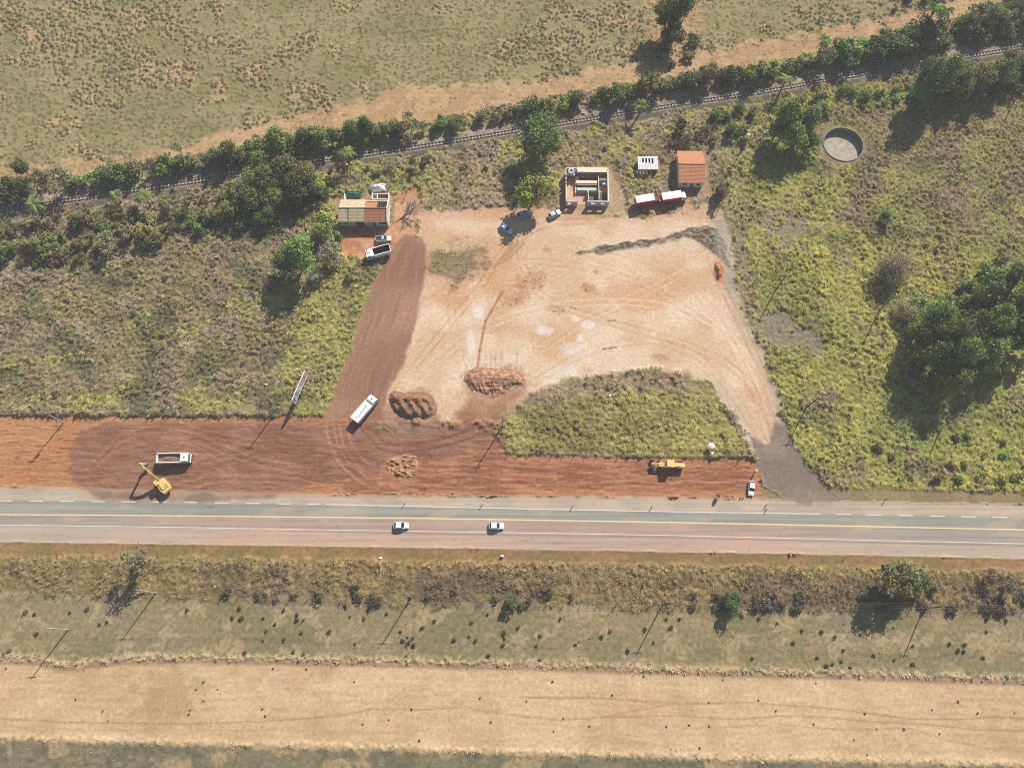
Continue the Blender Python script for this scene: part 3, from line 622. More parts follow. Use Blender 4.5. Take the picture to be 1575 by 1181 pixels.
# ------------------------------------------------------------------ railway track
rx = np.arange(-215, 215.1, 2.0); 
def rail_frame(x):
    y = float(rail_y(x)); d = Vector((2.0, float(rail_y(x+1))-float(rail_y(x-1)), 0)).normalized()
    return Vector((x, y, 0.42)), d, Vector((-d.y, d.x, 0))
trk = thing('railway_track', 'single railway track on pale sleepers running between hedges', 'railway', rail_frame(0)[0])
o_t = trk.location.copy()
for s in (-1, 1):
    rings = []
    for x in rx:
        p, d, n = rail_frame(x); c = p+n*0.5*s-o_t
        rings.append([c+n*a+Vector((0, 0, z)) for a, z in ((-0.09, 0.12), (0.09, 0.12), (0.06, 0.29), (-0.06, 0.29))])
    MB().loft(rings).build('rail', M['rust'], trk)
slm = MB().box((0, 0, 0), (0.30, 1.75, 0.2)).build('sleeper', M['sleeper'], trk)
far = MB(); n_s = 0; slots = []
x = -178.0
while x < 178:
    p, d, n = rail_frame(x); slots.append((p, math.atan2(d.y, d.x))); x += 1.05
slots.sort(key=lambda t: t[0].y+abs(t[0].x)*0.0)
vis = [t for t in slots if -130 < t[0].x < 175]
near_ = [t for t in vis if -85 < t[0].x < 60]; near_ = near_[:100]
for i, (p, a) in enumerate(near_):
    o = slm if i == 0 else slm.copy()
    if i: C.objects.link(o); o.parent = trk
    o.location = p-o_t+Vector((0, 0, 0.02)); o.rotation_euler = (0, 0, a+random.uniform(-.03, .03))
nk = set(id(t) for t in near_)
for t in slots:
    if id(t) not in nk: far.box(t[0]-o_t+Vector((0, 0, 0.02)), (0.30, 1.75, 0.2), t[1])
tag(far.build('sleeper', M['sleeper'], trk), kind='stuff')

# ------------------------------------------------------------------ buildings
def wall(mb, a, b, h0, h1, t=0.22):
    """upright wall between plan points a, b"""
    a, b = Vector((*a, 0)), Vector((*b, 0)); d = b-a; c = (a+b)/2
    mb.box((c.x, c.y, (h0+h1)/2), (d.length, t, h1-h0), math.atan2(d.y, d.x)); return mb
def open_wall(mb, a, b, h, holes, t=0.22, h0=0.0):
    """wall with openings: (start, end, sill, head) along its length"""
    A, B = Vector(a), Vector(b); L = (B-A).length; u = (B-A)/L; q = lambda s: tuple(A+u*s); s = 0
    for x0_, x1_, z0_, z1_ in sorted(holes):
        if x0_ > s: wall(mb, q(s), q(x0_), h0, h, t)
        if z0_ > h0: wall(mb, q(x0_), q(x1_), h0, z0_, t)
        if z1_ < h: wall(mb, q(x0_), q(x1_), z1_, h, t)
        s = x1_
    if s < L: wall(mb, q(s), q(L), h0, h, t)
    return mb
def roof_slope(mb, x0_, x1_, ya, za, yb, zb, t=0.10):
    mb.quad((x0_, ya, za), (x1_, ya, za), (x1_, yb, zb), (x0_, yb, zb), t); return mb

# west house: two-tone tiled roof, walled back yard
A, B_ = G(520, 319.7, 4.7), G(594.5, 319.7, 4.7)
hc = (A+B_)/2; L = (B_-A).length; hl = L/2; D = 3.6
H1 = thing('house', 'low house with half pale yellow, half terracotta tiled roof and roofless white yard walls behind', 'house', (hc.x, hc.y, 0)); H1.scale = (1, 1, 1.17)
xs_ = -hl+L*(286/600-155/600)*0.5+0.2; xm = -hl+L*(475-155)/600
sec = -hl+L*(275-155)/600
fw = open_wall(MB(), (-hl+0.3, -D+0.35), (hl, -D+0.35), 2.7, [(1.2, 2.2, 0.9, 2.0), (4.4, 6.9, 0, 2.2), (9.2, 10.2, 0, 2.1), (11.2, 13.4, 0.8, 2.1)]).build('front_wall', M['teal'], H1)
fw['label'] = 'teal painted front wall'
bw = MB()
open_wall(bw, (-hl+0.3, D-0.35), (hl, D-0.35), 2.7, [(3, 4, 0, 2.1), (10, 11, 0, 2.1)])
wall(bw, (-hl+0.3, -D+0.5), (-hl+0.3, D-0.5), 0, 2.7); wall(bw, (xm, -D+0.5), (xm, D-0.5), 0, 2.7)
bw.build('wall', M['plaster'], H1)
gw = MB(); gx = hl+0.12
gw.loft([[Vector((gx-.13, -D-0.1, 0)), Vector((gx-.13, D, 0)), Vector((gx-.13, D, 2.95)), Vector((gx-.13, 0, 4.2)), Vector((gx-.13, -D-0.1, 2.95))],
         [Vector((gx+.13, -D-0.1, 0)), Vector((gx+.13, D, 0)), Vector((gx+.13, D, 2.95)), Vector((gx+.13, 0, 4.2)), Vector((gx+.13, -D-0.1, 2.95))]])
g_ = gw.build('gable_wall', M['plaster'], H1); g_['label'] = 'white gable wall rising above the tiles'
r1 = MB(); r2 = MB()
roof_slope(r1, -hl, sec-0.12, -D-0.1, 2.72, 0, 4.0); roof_slope(r1, sec+0.18, xm, -D-0.1, 2.76, 0, 4.04)
roof_slope(r1, -hl+0.2, xm+0.15, D, 2.72, 0.02, 4.0)
r1.build('roof', M['roof_yellow'], H1)['label'] = 'pale yellow tiled half of the roof'
roof_slope(r2, xm+0.01, hl-0.03, -D-0.15, 2.66, 0, 3.98); roof_slope(r2, xm+0.17, xm+3.7, D-1.1, 3.1, 0.03, 3.98)
r2.build('roof', M['roof_red'], H1)['label'] = 'terracotta tiled half of the roof'
rf = MB()
for k in range(6):
    x_ = xm+4.0+k*0.62; rf.tube([(x_, D-0.2, 2.8), (x_, 0.1, 3.9)], 0.06, 4)
rf.tube([(xm+3.7, D*0.5, 3.36), (hl-.1, D*0.5, 3.36)], 0.05, 4)
rf.build('rafter', M['wood'], H1)
MB().tube([(-hl, 0, 4.05), (hl-.02, 0, 4.05)], 0.11, 6).build('ridge_tile', M['roof_yellow'], H1)
dr_ = MB()
for a, b, z0_, z1_ in ((1.2, 2.2, 0.9, 2.0), (11.2, 13.4, 0.8, 2.1)):
    f = MB().box((-hl+0.3+(a+b)/2, -D+0.36, (z0_+z1_)/2), (b-a-.06, 0.06, z1_-z0_-.06)).build('window', M['glass'], H1)
    q = MB()
    for dx in (-(b-a)/2, (b-a)/2, 0): q.box((-hl+0.3+(a+b)/2+dx*.95, -D+0.36, (z0_+z1_)/2), (0.07, 0.12, z1_-z0_))
    for zz in (z0_+.04, z1_-.04): q.box((-hl+0.3+(a+b)/2, -D+0.36, zz), ((b-a)*.98, 0.115, 0.07))
    q.build('frame', M['white'], f)
MB().box((-hl+0.3+9.7, -D+0.36, 1.05), (0.94, 0.07, 2.08)).build('door', M['wood'], H1)
for a_, b__, h_ in (((hl, D+0.1), (hl, D+3.0), 2.3), ((hl-4.9, D+0.9), (hl-4.9, D+3.0), 2.1), ((hl-4.7, D+1.0), (hl-0.15, D+1.0), 2.0), ((hl-3.4, D+1.15), (hl-3.4, D+2.7), 1.9), ((hl-4.7, D+2.9), (hl-.15, D+2.9), 1.7), ((-hl+1.0, D+0.1), (-hl+1.0, D+2.6), 2.2)):
    wall(MB(), a_, b__, 0, h_).build('yard_wall', M['plaster'], H1)
MB().box((hl-1.8, D+1.95, 0.06), (3.0, 1.6, 0.1)).build('yard_floor', M['redplaster'], H1)
MB().box((hl-1.8, D+2.73, 0.8), (3.0, 0.1, 1.4)).build('inner_wall', M['redplaster'], H1)

def lumpy(name, mat_, L_, W_, H_, seed, n=14, tear=0.25, parent=None):
    """a sheet thrown over something: sagging, torn edge, real thickness"""
    V = []; F = []
    for j in range(n+1):
        for i in range(n+1):
            u, v = i/n*2-1, j/n*2-1
            r = 1+tear*float(pn(np.array(u*1.7+9), np.array(v*1.7), seed))
            k = max(abs(u), abs(v))**3
            z = H_*(1-0.8*k)+H_*0.35*float(pn(np.array(u*2.5), np.array(v*2.5+4), seed+3))
            V.append((u*L_/2*r, v*W_/2*r, max(z, 0.05)))
    for j in range(n):
        for i in range(n): a = j*(n+1)+i; F.append((a, a+1, a+n+2, a+n+1))
    mb = MB(); mb.add(V, F); o = mb.build(name, mat_, parent)
    s = o.modifiers.new('solid', 'SOLIDIFY'); s.thickness = 0.05
    return o
p = G(542, 298, 0.8); o = lumpy('tarpaulin', M['tarp'], 5.2, 2.2, 1.5, 3); o.location = (p.x, p.y, 0)
tag(o, 'dark green tarpaulin over a stack behind the yellow-roofed half of the west house', 'tarpaulin')
p = G(580, 286, 1.6); o = lumpy('sheet_pile', M['sheet'], 4.8, 2.3, 1.7, 11, tear=0.35); o.location = (p.x, p.y, 0); o.rotation_euler[2] = 0.1
tag(o, 'pile of torn white roof sheets at the back of the west house', 'roof sheets')
p = G(1185, 203, 1.0); o = lumpy('sheet_pile', M['bluetarp'], 4.2, 2.6, 1.4, 5, tear=0.5); o.location = (p.x, p.y, 0); o.rotation_euler[2] = 0.4
tag(o, 'pale blue sheet lying in the bushes beside the globe lamp', 'sheet')

# roofless ruin
WH = 3.0
nw, ne, se, sw_ = G(871, 260, WH), G(935.5, 257.5, WH), G(936, 309, WH), G(870.5, 307.5, WH)
rc = (nw+ne+se+sw_)/4; Wd = ((ne-nw).length+(se-sw_).length)/2; Dp = ((nw-sw_).length+(ne-se).length)/2
RU = thing('ruined_house', 'roofless house shell with open rooms, bare walls and terracotta floors', 'ruined house', (rc.x, rc.y, 0), math.atan2(se.y-sw_.y, se.x-sw_.x)*0.5)
a, b = Wd/2, Dp/2; U = lambda zx: -a+(zx-130)/855*Wd; Vv = lambda zy: b-(zy-240)/690*Dp
open_wall(MB(), (-a, -b), (-a+3.4, -b), 2.5, [(0.5, 1.4, 0.8, 2.0)], 0.34).build('front_wall', M['lilac'], RU)['label'] = 'left stretch of the grey lilac front wall'
open_wall(MB(), (-a+6.2, -b), (a, -b), 2.6, [(1.2, 2.6, 1.2, 2.1), (4.0, 5.6, 1.2, 2.1)], 0.4).build('front_wall', M['lilac'], RU)['label'] = 'right stretch of the grey lilac front wall'
sw2 = MB(); wall(sw2, (a, -b+0.2), (a, b-.2), 0, 2.6, 0.36); wall(sw2, (U(335), b), (a, b), 0, 2.8, 0.4)
open_wall(sw2, (-a, b), (-a, -b+.2), 3.0, [(2.4, 3.2, 2.2, 3.0), (4.0, 4.7, 1.8, 3.0), (5.1, 5.7, 2.4, 3.0)], 0.24); wall(sw2, (-a+.1, b), (U(330), b), 0, 3.0, 0.24)
sw2.build('wall', M['plaster'], RU)
iw_ = MB(); wall(iw_, (U(335), b-.2), (U(335), Vv(690)), 0, 1.0, 0.3); open_wall(iw_, (U(797), b-.2), (U(797), Vv(860)), 2.2, [(3.0, 3.9, 0, 2.1)], 0.2)
wall(iw_, (U(350), Vv(470)), (U(780), Vv(470)), 0, 1.5, 0.3); wall(iw_, (U(578), Vv(660)), (U(578), Vv(730)), 0, 2.0, 0.3); wall(iw_, (U(590), Vv(730)), (U(590), Vv(850)), 0, 1.4, 0.2)
wall(iw_, (U(810), Vv(440)), (U(960), Vv(440)), 0, 2.1, 0.25)
iw_.build('inner_wall', M['cream'], RU)
mw = MB(); wall(mw, (U(350), Vv(632)), (U(785), Vv(632)), 0, 1.2, 0.26); mw.box((U(570), Vv(622), 1.26), (U(785)-U(350), 0.95, 0.10)); mw.build('mint_wall', M['mint'], RU)
sl_ = MB(); sl_.box((U(660), Vv(272), 2.95), (U(960)-U(360), 1.7, 0.12)); sl_.box((U(370), Vv(420), 1.07), (0.7, 2.6, 0.11)); sl_.box((U(560), Vv(480), 1.58), (U(780)-U(345), 1.0, 0.12)); sl_.build('ceiling_slab', M['cream'], RU)
st = MB(); st.box((U(570), Vv(530), 1.45), (U(780)-U(345), 0.5, 0.10)); st.box((U(455), Vv(665), 0.6), (2.6, 0.14, 1.0)); st.build('red_band', M['brick'], RU)
M['redfloor'] = mat('dusty_red_floor', (0.50, 0.30, 0.20), .95, .35, 1.2)
MB().box((0, 0, 0.05), (Wd-.5, Dp-.5, 0.12)).build('floor', M['redfloor'], RU)
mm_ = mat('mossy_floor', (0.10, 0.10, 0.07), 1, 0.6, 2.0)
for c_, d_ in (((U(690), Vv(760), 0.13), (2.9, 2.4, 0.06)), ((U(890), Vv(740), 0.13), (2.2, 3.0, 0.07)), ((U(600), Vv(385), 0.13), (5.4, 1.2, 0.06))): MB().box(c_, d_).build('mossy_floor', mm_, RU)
tk = MB(); tk.tube([(U(240), Vv(300), 2.0), (U(240), Vv(300), 3.05)], [0.95, 0.95], 14); t_ = tk.build('water_tank', M['lilac'], RU)
MB().tube([(U(240), Vv(300), 3.05), (U(240), Vv(300), 3.09)], [0.42, 0.42], 12).build('hatch', M['black'], t_)
MB().box((U(225), Vv(300), 1.9), (2.6, 1.9, 0.2)).build('tank_slab', M['lilac'], RU)
MB().box((U(930), Vv(495), 1.2), (1.3, 0.8, 0.5)).build('basin', M['white'], RU)

# small house with orange roof
nA, rA, sA = G(1063, 232.4, 2.9), G(1064.3, 252.5, 4.4), G(1065, 281, 2.9)
hw = (G(1084.6, 252.5, 4.4)-G(1044, 252.5, 4.4)).length/2
H2 = thing('house', 'small square house with gabled orange tile roof beside the red trucks', 'house', (rA.x, rA.y, 0), -0.02)
dn, ds = nA.y-rA.y, rA.y-sA.y; dd = (dn+ds)/2
rr = MB(); roof_slope(rr, -hw, hw, -dd, 2.9, 0, 4.4, 0.12); rr.build('roof', M['roof_orange'], H2)
rr = MB(); roof_slope(rr, -hw-.05, hw-.05, dd, 2.9, 0.02, 4.4, 0.12); rr.build('roof', M['roof_orange'], H2)
MB().tube([(-hw, 0, 4.43), (hw, 0, 4.43)], 0.10, 6).build('ridge_tile', M['roof_red'], H2)
ww = MB(); wy = dd-0.5; wx = hw-0.35
open_wall(ww, (-wx, -wy), (wx, -wy), 2.9, [(1.2, 2.4, 1.0, 2.1), (3.4, 4.3, 0, 2.1), (5.2, 6.4, 1.0, 2.1)]); wall(ww, (-wx, wy), (wx, wy), 0, 2.9)
for s in (-1, 1):
    ww.loft([[Vector((s*wx-.1, -wy, 0)), Vector((s*wx-.1, wy, 0)), Vector((s*wx-.1, wy, 2.95)), Vector((s*wx-.1, 0, 4.2)), Vector((s*wx-.1, -wy, 2.95))],
             [Vector((s*wx+.1, -wy, 0)), Vector((s*wx+.1, wy, 0)), Vector((s*wx+.1, wy, 2.95)), Vector((s*wx+.1, 0, 4.2)), Vector((s*wx+.1, -wy, 2.95))]])
ww.build('wall', M['plaster'], H2)
for x_ in (1.8, 5.8):
    f = MB().box((-wx+x_, -wy, 1.55), (1.14, 0.06, 1.04)).build('window', M['glass'], H2)
    q = MB(); [q.box((-wx+x_+dx, -wy, 1.55), (0.06, 0.1, 1.1)) for dx in (-.57, 0, .57)]; [q.box((-wx+x_, -wy, zz), (1.18, 0.095, 0.06)) for zz in (1.02, 2.08)]; q.build('frame', M['white'], f)
MB().box((-wx+3.85, -wy, 1.04), (0.86, 0.07, 2.06)).build('door', M['wood'], H2)

# shed with broken white sheet roof
c1 = G(996.5, 251, 2.3); sw3 = (G(1012, 250, 2.3)-G(980.5, 250, 2.3)).length; sd3 = (G(996, 241, 2.3)-G(996, 261, 2.3)).length
SH = thing('shed', 'derelict shed with white sheet roof strips missing, between ruin and orange-roofed house', 'shed', (c1.x, c1.y, 0))
rs2 = MB(); n = 13
for i in range(n):
    x_ = -sw3/2+(i+.5)*sw3/n; k = [0, .1, 0, .45, .1, .5, .15, .5, 0.1, .55, .1, .0, 0][i]
    rs2.box((x_, -sd3*k*0.5, 2.3+0.05*(i % 2)+0.04*random.random()), (sw3/n*(0.96 if i % 2 else .8), sd3*(1-k), 0.05), 0, 0.0, random.uniform(-.02, .02))
rs2.box((0, sd3*0.42, 2.37), (sw3, sd3*0.14, 0.05))
rs2.build('roof', M['sheet'], SH)
pp = MB(); [pp.box((sx*sw3*.46, sy*sd3*.44, 1.12), (0.15, 0.15, 2.24)) for sx in (-1, 0, 1) for sy in (-1, 1)]; [pp.box((0, sy*sd3*.44, 2.2), (sw3*.98, .1, .1)) for sy in (-1, 1)]; [pp.box((sx*sw3*.46, 0, 2.12), (.09, sd3*.9, .09)) for sx in (-1, 0, 1)]; pp.build('frame', M['wood'], SH)
wq = MB(); wall(wq, (-sw3*.45, sd3*.42), (sw3*.45, sd3*.42), 0, 2.1, .12); wall(wq, (sw3*.45, -sd3*.4), (sw3*.45, sd3*.4), 0, 2.1, .12); wq.build('wall', M['concrete'], SH)

M['palefloor'] = mat('pale_stained_floor', (0.33, 0.29, 0.215), .95, .55, .7, bump=.01)
# round open tank sunk in the grass
TK = thing('water_tank', 'round open concrete tank sunk into the grass, empty with pale stained floor', 'tank', (TC.x, TC.y, 0))
def ring(r0, r1, z0, z1, n=56):
    mb = MB(); V = []
    for i in range(n):
        t = 2*math.pi*i/n; c_, s_ = math.cos(t), math.sin(t); V += [(r0*c_, r0*s_, z0), (r1*c_, r1*s_, z0), (r1*c_, r1*s_, z1), (r0*c_, r0*s_, z1)]
    F = []
    for i in range(n):
        a_ = 4*i; b__ = 4*((i+1) % n)
        for k in range(4): F.append((a_+k, a_+(k+1) % 4, b__+(k+1) % 4, b__+k))
    return mb.add(V, F)
ring(TR-0.28, TR, -2.1, 0.22).build('wall', M['oldconcrete'], TK, True)
ring(TR+0.002, TR+0.22, -0.15, 0.06).build('kerb', M['oldconcrete'], TK)
MB().tube([(0, 0, -2.2), (0, 0, -1.72)], [TR-0.29, TR-0.29], 56).build('floor', M['palefloor'], TK)

# ------------------------------------------------------------------ vehicles
def wheel(parent, x, y, r, wd, name='wheel'):
    w_ = MB().tube([(x, y-wd/2, r), (x, y-wd*.42, r), (x, y+wd*.42, r), (x, y+wd/2, r)], [r*.9, r, r, r*.9], 16).build(name, M['tyre'], parent, False)
    MB().tube([(x, y-wd*.52, r), (x, y+wd*.52, r)], [r*.55, r*.55], 12).build('rim', M['rim'], w_)
    return w_
def pair(parent, x, hw_, r, wd):
    for s in (-1, 1): wheel(parent, x, s*(hw_-wd/2), r, wd)
def at(rear, front, z):
    A_, B2 = G(*rear, z), G(*front, z); c_ = (A_+B2)/2
    return (c_.x, c_.y, zat(c_.x, c_.y)), math.atan2(B2.y-A_.y, B2.x-A_.x), (B2-A_).length
def sect(x, hw_, z0_, z1_, b):
    b = min(b, hw_*.45, (z1_-z0_)*.45)
    return [Vector((x, y, z)) for y, z in ((-hw_+b, z0_), (hw_-b, z0_), (hw_, z0_+b), (hw_, z1_-b), (hw_-b, z1_), (-hw_+b, z1_), (-hw_, z1_-b), (-hw_, z0_+b))]
def car(kind, label, loc, rz, L_, W_, paint, group=None):
    t = thing('parked_car' if kind != 'moving' else 'car', label, 'car', loc, rz, group)
    h = L_/2; hw_ = W_/2
    body = MB().loft([sect(-h, hw_*.84, .35, .78, .1), sect(-h+.12, hw_*.94, .24, .98, .14), sect(-h*.55, hw_, .2, 1.0, .16), sect(0, hw_, .2, .96, .16), sect(h*.42, hw_, .2, .93, .16), sect(h-.35, hw_*.95, .22, .82, .16), sect(h-.06, hw_*.86, .3, .7, .12), sect(h, hw_*.78, .36, .6, .1)])
    bo = body.build('body', paint, t)
    # greenhouse: dark glass block under a painted roof
    ws = (h*.42, .93); rt0 = h*.08; rt1 = -h*.62 if kind != 'pickup' else -h*.18; rb = -h*.9 if kind != 'pickup' else -h*.28
    k = hw_*.80
    MB().loft([sect(rb, hw_*.9, .9, .98, .03), sect(rt1, k, .9, 1.40, .08), sect(rt0, k, .9, 1.44, .08), sect(ws[0], hw_*.92, .88, .95, .03)]).build('windows', M['glass'], t)
    ro = MB().loft([sect(rt1-.06, k*.97, 1.40, 1.45, .02), sect((rt0+rt1)/2, k*1.0, 1.42, 1.50, .03), sect(rt0-.05, k*.97, 1.43, 1.47, .02)]).build('roof', paint, t)
    for s in (-1, 1):
        for xa_, za_, xb_, zb_ in ((ws[0], .94, rt0, 1.44), (rb, .97, rt1, 1.41), ((rt0+rt1)/2, .95, (rt0+rt1)/2, 1.44)):
            MB().tube([(xa_, s*hw_*.90, za_), (xb_, s*k*.98, zb_)], 0.045, 5).build('pillar', paint, t)
    if kind == 'pickup':
        bd = MB(); bd.box((-h*.63, 0, 0.985), (h*.62, W_*.80, 0.03)); bd.build('load_bed', M['black'], t)
        q = MB(); q.box((-h*.63, hw_*.87, 1.06), (h*.68, .09, .16)); q.box((-h*.63, -hw_*.87, 1.06), (h*.68, .09, .16)); q.box((-h*.97, 0, 1.06), (.08, W_*.82, .16)); q.build('bed_side', paint, t)
    for s in (-1, 1):
        MB().box((h-.10, s*hw_*.62, .66), (.14, .34, .14)).build('headlight', M['lamp'], t)
        MB().box((-h+.06, s*hw_*.7, .78), (.10, .24, .16)).build('taillight', M['redlens'], t)
        MB().rbox((h*.34, s*(hw_+.07), .96), (.12, .18, .12), .03).build('mirror', paint, t)
    pair(t, h*.62, hw_+.01, .31, .2); pair(t, -h*.6, hw_+.01, .31, .2)
    return t
loc, rz, l = at((605.5, 807.5), (628, 807.8), 1.0); car('moving', 'white hatchback on the highway, the one on the left behind the other', loc, rz, 3.9, 1.66, M['white'], 'white cars driving on the highway')
loc, rz, l = at((752, 808.2), (774.8, 808.4), 1.0); car('moving', 'white hatchback on the highway, the one on the right ahead of the other', loc, rz, 3.9, 1.7, M['white'], 'white cars driving on the highway')
loc, rz, l = at((1157.2, 739.5), (1155.6, 761), 1.0); car('hatch', 'white car parked on red earth beside the gravel entrance', loc, rz, 3.9, 1.62, M['white'])
loc, rz, l = at((578.3, 367), (600.8, 365.8), 1.0); car('pickup', 'silver pickup parked between west house and white dump truck', loc, rz, 4.5, 1.75, M['silver'])
loc, rz, l = at((768.5, 344), (789, 357.5), 1.0); car('hatch', 'pale blue car half in shade below the bright green tree', loc, rz, 4.1, 1.7, M['lightblue'])
M['midblue'] = mat('mid_blue_paint', (0.24, 0.38, 0.66), .3, .1, 2, coat=.4)
loc, rz, l = at((795.5, 331.5), (816, 325), 1.0); car('hatch', 'blue car parked fully in tree shade', loc, rz, 4.2, 1.7, M['midblue'])
loc, rz, l = at((844, 332.8), (861.8, 324.2), 1.0); car('hatch', 'silver hatchback parked in sun near the ruin', loc, rz, 4.0, 1.62, M['silver'])

def truck_cab(t, xf, W_, paint, z0_=.75, h=2.0, ln=1.9, glass='glass', hatch=True):
    x0_ = xf-ln
    MB().loft([sect(x0_, W_/2, z0_, z0_+h, .12), sect(xf-.75, W_/2, z0_, z0_+h+.04, .14), sect(xf-.28, W_/2*.98, z0_, z0_+h*.86, .14), sect(xf, W_/2*.97, z0_, z0_+h*.46, .1)]).build('cab', paint, t)
    MB().quad((xf-.30, -W_/2*.88, z0_+h*.86+.03), (xf+.02, -W_/2*.88, z0_+h*.47+.03), (xf+.02, W_/2*.88, z0_+h*.47+.03), (xf-.30, W_/2*.88, z0_+h*.86+.03), .04).build('windscreen', M[glass], t)
    for s in (-1, 1):
        MB().box((x0_+ln*.5, s*(W_/2+.012), z0_+h*.66), (ln*.5, .03, h*.32)).build('side_window', M['glass'], t)
        MB().box((xf+.01, s*W_*.36, z0_+.18), (.08, .34, .18)).build('headlight', M['lamp'], t)
        MB().box((xf-.2, s*(W_/2+.16), z0_+h*.62), (.1, .2, .4)).build('mirror', M['black'], t)
    MB().rbox((xf+.03, 0, .62), (.2, W_*.96, .3), .05).build('bumper', M['black'], t)
    if hatch: MB().tube([(xf-1.15, 0, z0_+h+.01), (xf-1.15, 0, z0_+h+.09)], [.2, .2], 10).build('roof_hatch', M['black'], t)
def dump_truck(label, loc, rz, L_, W_, canopy, load, group=None, glass='teal_glass'):
    t = thing('dump_truck', label, 'dump truck', loc, rz, group); h = L_/2
    truck_cab(t, h, W_*.94, M['white'], glass=glass)
    MB().box((-.3, 0, .82), (L_-1.4, .9, .24)).build('chassis', M['black'], t)
    bx0, bx1 = -h, h-2.15; z0_, z1_ = 1.05, 2.5; b = MB(); tk_ = .10
    b.box(((bx0+bx1)/2, 0, z0_), (bx1-bx0, W_, .1))
    for s in (-1, 1): b.box(((bx0+bx1)/2, s*(W_/2-tk_/2), (z0_+z1_)/2), (bx1-bx0, tk_, z1_-z0_-.1))
    b.box((bx0+tk_/2, 0, (z0_+z1_)/2-.1), (tk_, W_-.2, z1_-z0_-.3)); b.box((bx1-tk_/2, 0, (z0_+z1_)/2), (tk_, W_-.2, z1_-z0_+.1))
    b.build('tipper_body', M['white'], t)
    rim_ = MB()
    for s in (-1, 1): rim_.box(((bx0+bx1)/2, s*(W_/2-.03), z1_), (bx1-bx0+.1, .2, .1))
    rim_.box((bx0+.02, 0, z1_-.12), (.18, W_-.25, .1)); rim_.build('top_rail', M['white'], t)
    ca = MB(); ca.box((bx1+canopy/2-.05, 0, z1_+.16), (canopy, W_, .08), 0, -.12); ca.build('cab_shield', M['white'], t)
    rb_ = MB()
    for k in range(6):
        for s in (-1, 1): rb_.box((bx0+.5+k*(bx1-bx0-1)/5, s*(W_/2+.03), (z0_+z1_)/2), (.1, .08, z1_-z0_))
    rb_.build('side_rib', M['white'], t)
    if load == 'soil':
        n = 12; V = []; F = []
        for j in range(n+1):
            for i in range(n+1):
                u, v = i/n*2-1, j/n*2-1
                V.append(((bx0+bx1)/2+u*(bx1-bx0-.24)/2, v*(W_-.24)/2, 1.3+.75*math.exp(-(u*1.2)**2-(v*1.3)**2)+.18*float(pn(np.array(u*4), np.array(v*4), 3))))
        for j in range(n):
            for i in range(n): a_ = j*(n+1)+i; F.append((a_, a_+1, a_+n+2, a_+n+1))
        MB().add(V, F).build('soil_load', M['soil'], t, True)
    else:
        MB().box(((bx0+bx1)/2, 0, z0_+.07), (bx1-bx0-.22, W_-.22, .06)).build('bed_floor', M['black'], t)
        li = MB()
        for s in (-1, 1): li.box(((bx0+bx1)/2, s*(W_/2-tk_-.03), (z0_+z1_)/2+.05), (bx1-bx0-.3, .03, z1_-z0_-.3))
        li.build('bed_lining', M['black'], t)
    pair(t, h-1.05, W_/2-.05, .5, .34)
    for x_ in (-h+1.1, -h+2.35):
        pair(t, x_, W_/2-.04, .5, .55)
    for s in (-1, 1):
        MB().box((-h+1.7, s*(W_/2-.3), 1.02), (2.5, .5, .05)).build('mudguard', M['black'], t)
        MB().box((.6, s*(W_/2-.35), .75), (1.1, .5, .5)).build('fuel_tank', M['steel'], t)
        MB().box((-h+.02, s*W_*.36, .9), (.06, .3, .14)).build('taillight', M['redlens'], t)
    return t
M['soil'] = mat('loose_brown_soil', (0.24, 0.13, 0.075), 1.0, 0.4, 2.5, bump=0.1)
loc, rz, l = at((598.6, 381.5), (563.5, 391.5), 2.2); dump_truck('empty white dump truck parked below the west house beside silver pickup', loc, rz, 7.2, 2.5, 1.0, 'none')
loc, rz, l = at((241.3, 704.5), (291, 703.3), 2.2); dump_truck('white dump truck loaded with soil standing beside the yellow excavator', loc, rz, 8.4, 2.5, .35, 'soil')
loc, rz, l = at((545.5, 644.5), (575.5, 610), 2.4); t = dump_truck('long white truck with flat white load cover driving beside the dark soil heap', loc, rz, 8.4, 2.5, .1, 'cover', glass='glass')
cv = lumpy('load_cover', M['white'], 5.9, 2.2, .14, 17, 16, .02, t); cv.location = (-1.07, 0, 2.42)
dm = MB(); random.seed(5)
for k in range(16): dm.box((-3.3+k*.27+random.uniform(-.1, .1), -.15+random.uniform(-.25, .25), 2.58+.004*k), (random.uniform(.12, .34), random.uniform(.08, .22), .03), random.random())
dm.build('cover_patch', mat('grey_dirt', (0.2, 0.19, 0.17), 1, .3, 3), t)

def box_truck(label, loc, rz, L_, cab_paint, cab, cab_low=False):
    t = thing('box_truck', label, 'truck', loc, rz, 'red box trucks with white roofs'); h = L_/2; W_ = 2.35
    bl = L_-1.75; bx = -h+bl/2
    MB().box((bx, 0, 1.92), (bl, W_, 2.2)).build('box_body', M['red'], t)
    MB().rbox((bx, 0, 3.07), (bl+.08, W_+.06, .10), .03).build('box_roof', M['white'], t)
    q = MB(); [q.box((bx-bl/2+.3+k*(bl-.6)/6, s*(W_/2+.02), 1.95), (.06, .04, 2.0)) for k in range(7) for s in (-1, 1)]; q.build('side_rib', M['red'], t)
    for s in (-1, 1): MB().box((-h-.02, s*W_*.25, 1.92), (.05, W_*.46, 2.0)).build('rear_door', M['red'], t)
    MB().box((0, 0, .68), (L_-.6, .8, .22)).build('chassis', M['black'], t)
    truck_cab(t, h, 2.05, cab_paint, .62, 1.35 if cab_low else 1.6, 1.6, hatch=False)
    pair(t, h-.9, 1.1, .42, .26); pair(t, -h+1.2, 1.16, .42, .5)
    return t
M['maroon'] = mat('dark_maroon_paint', (0.12, 0.03, 0.03), .6, .2, 2)
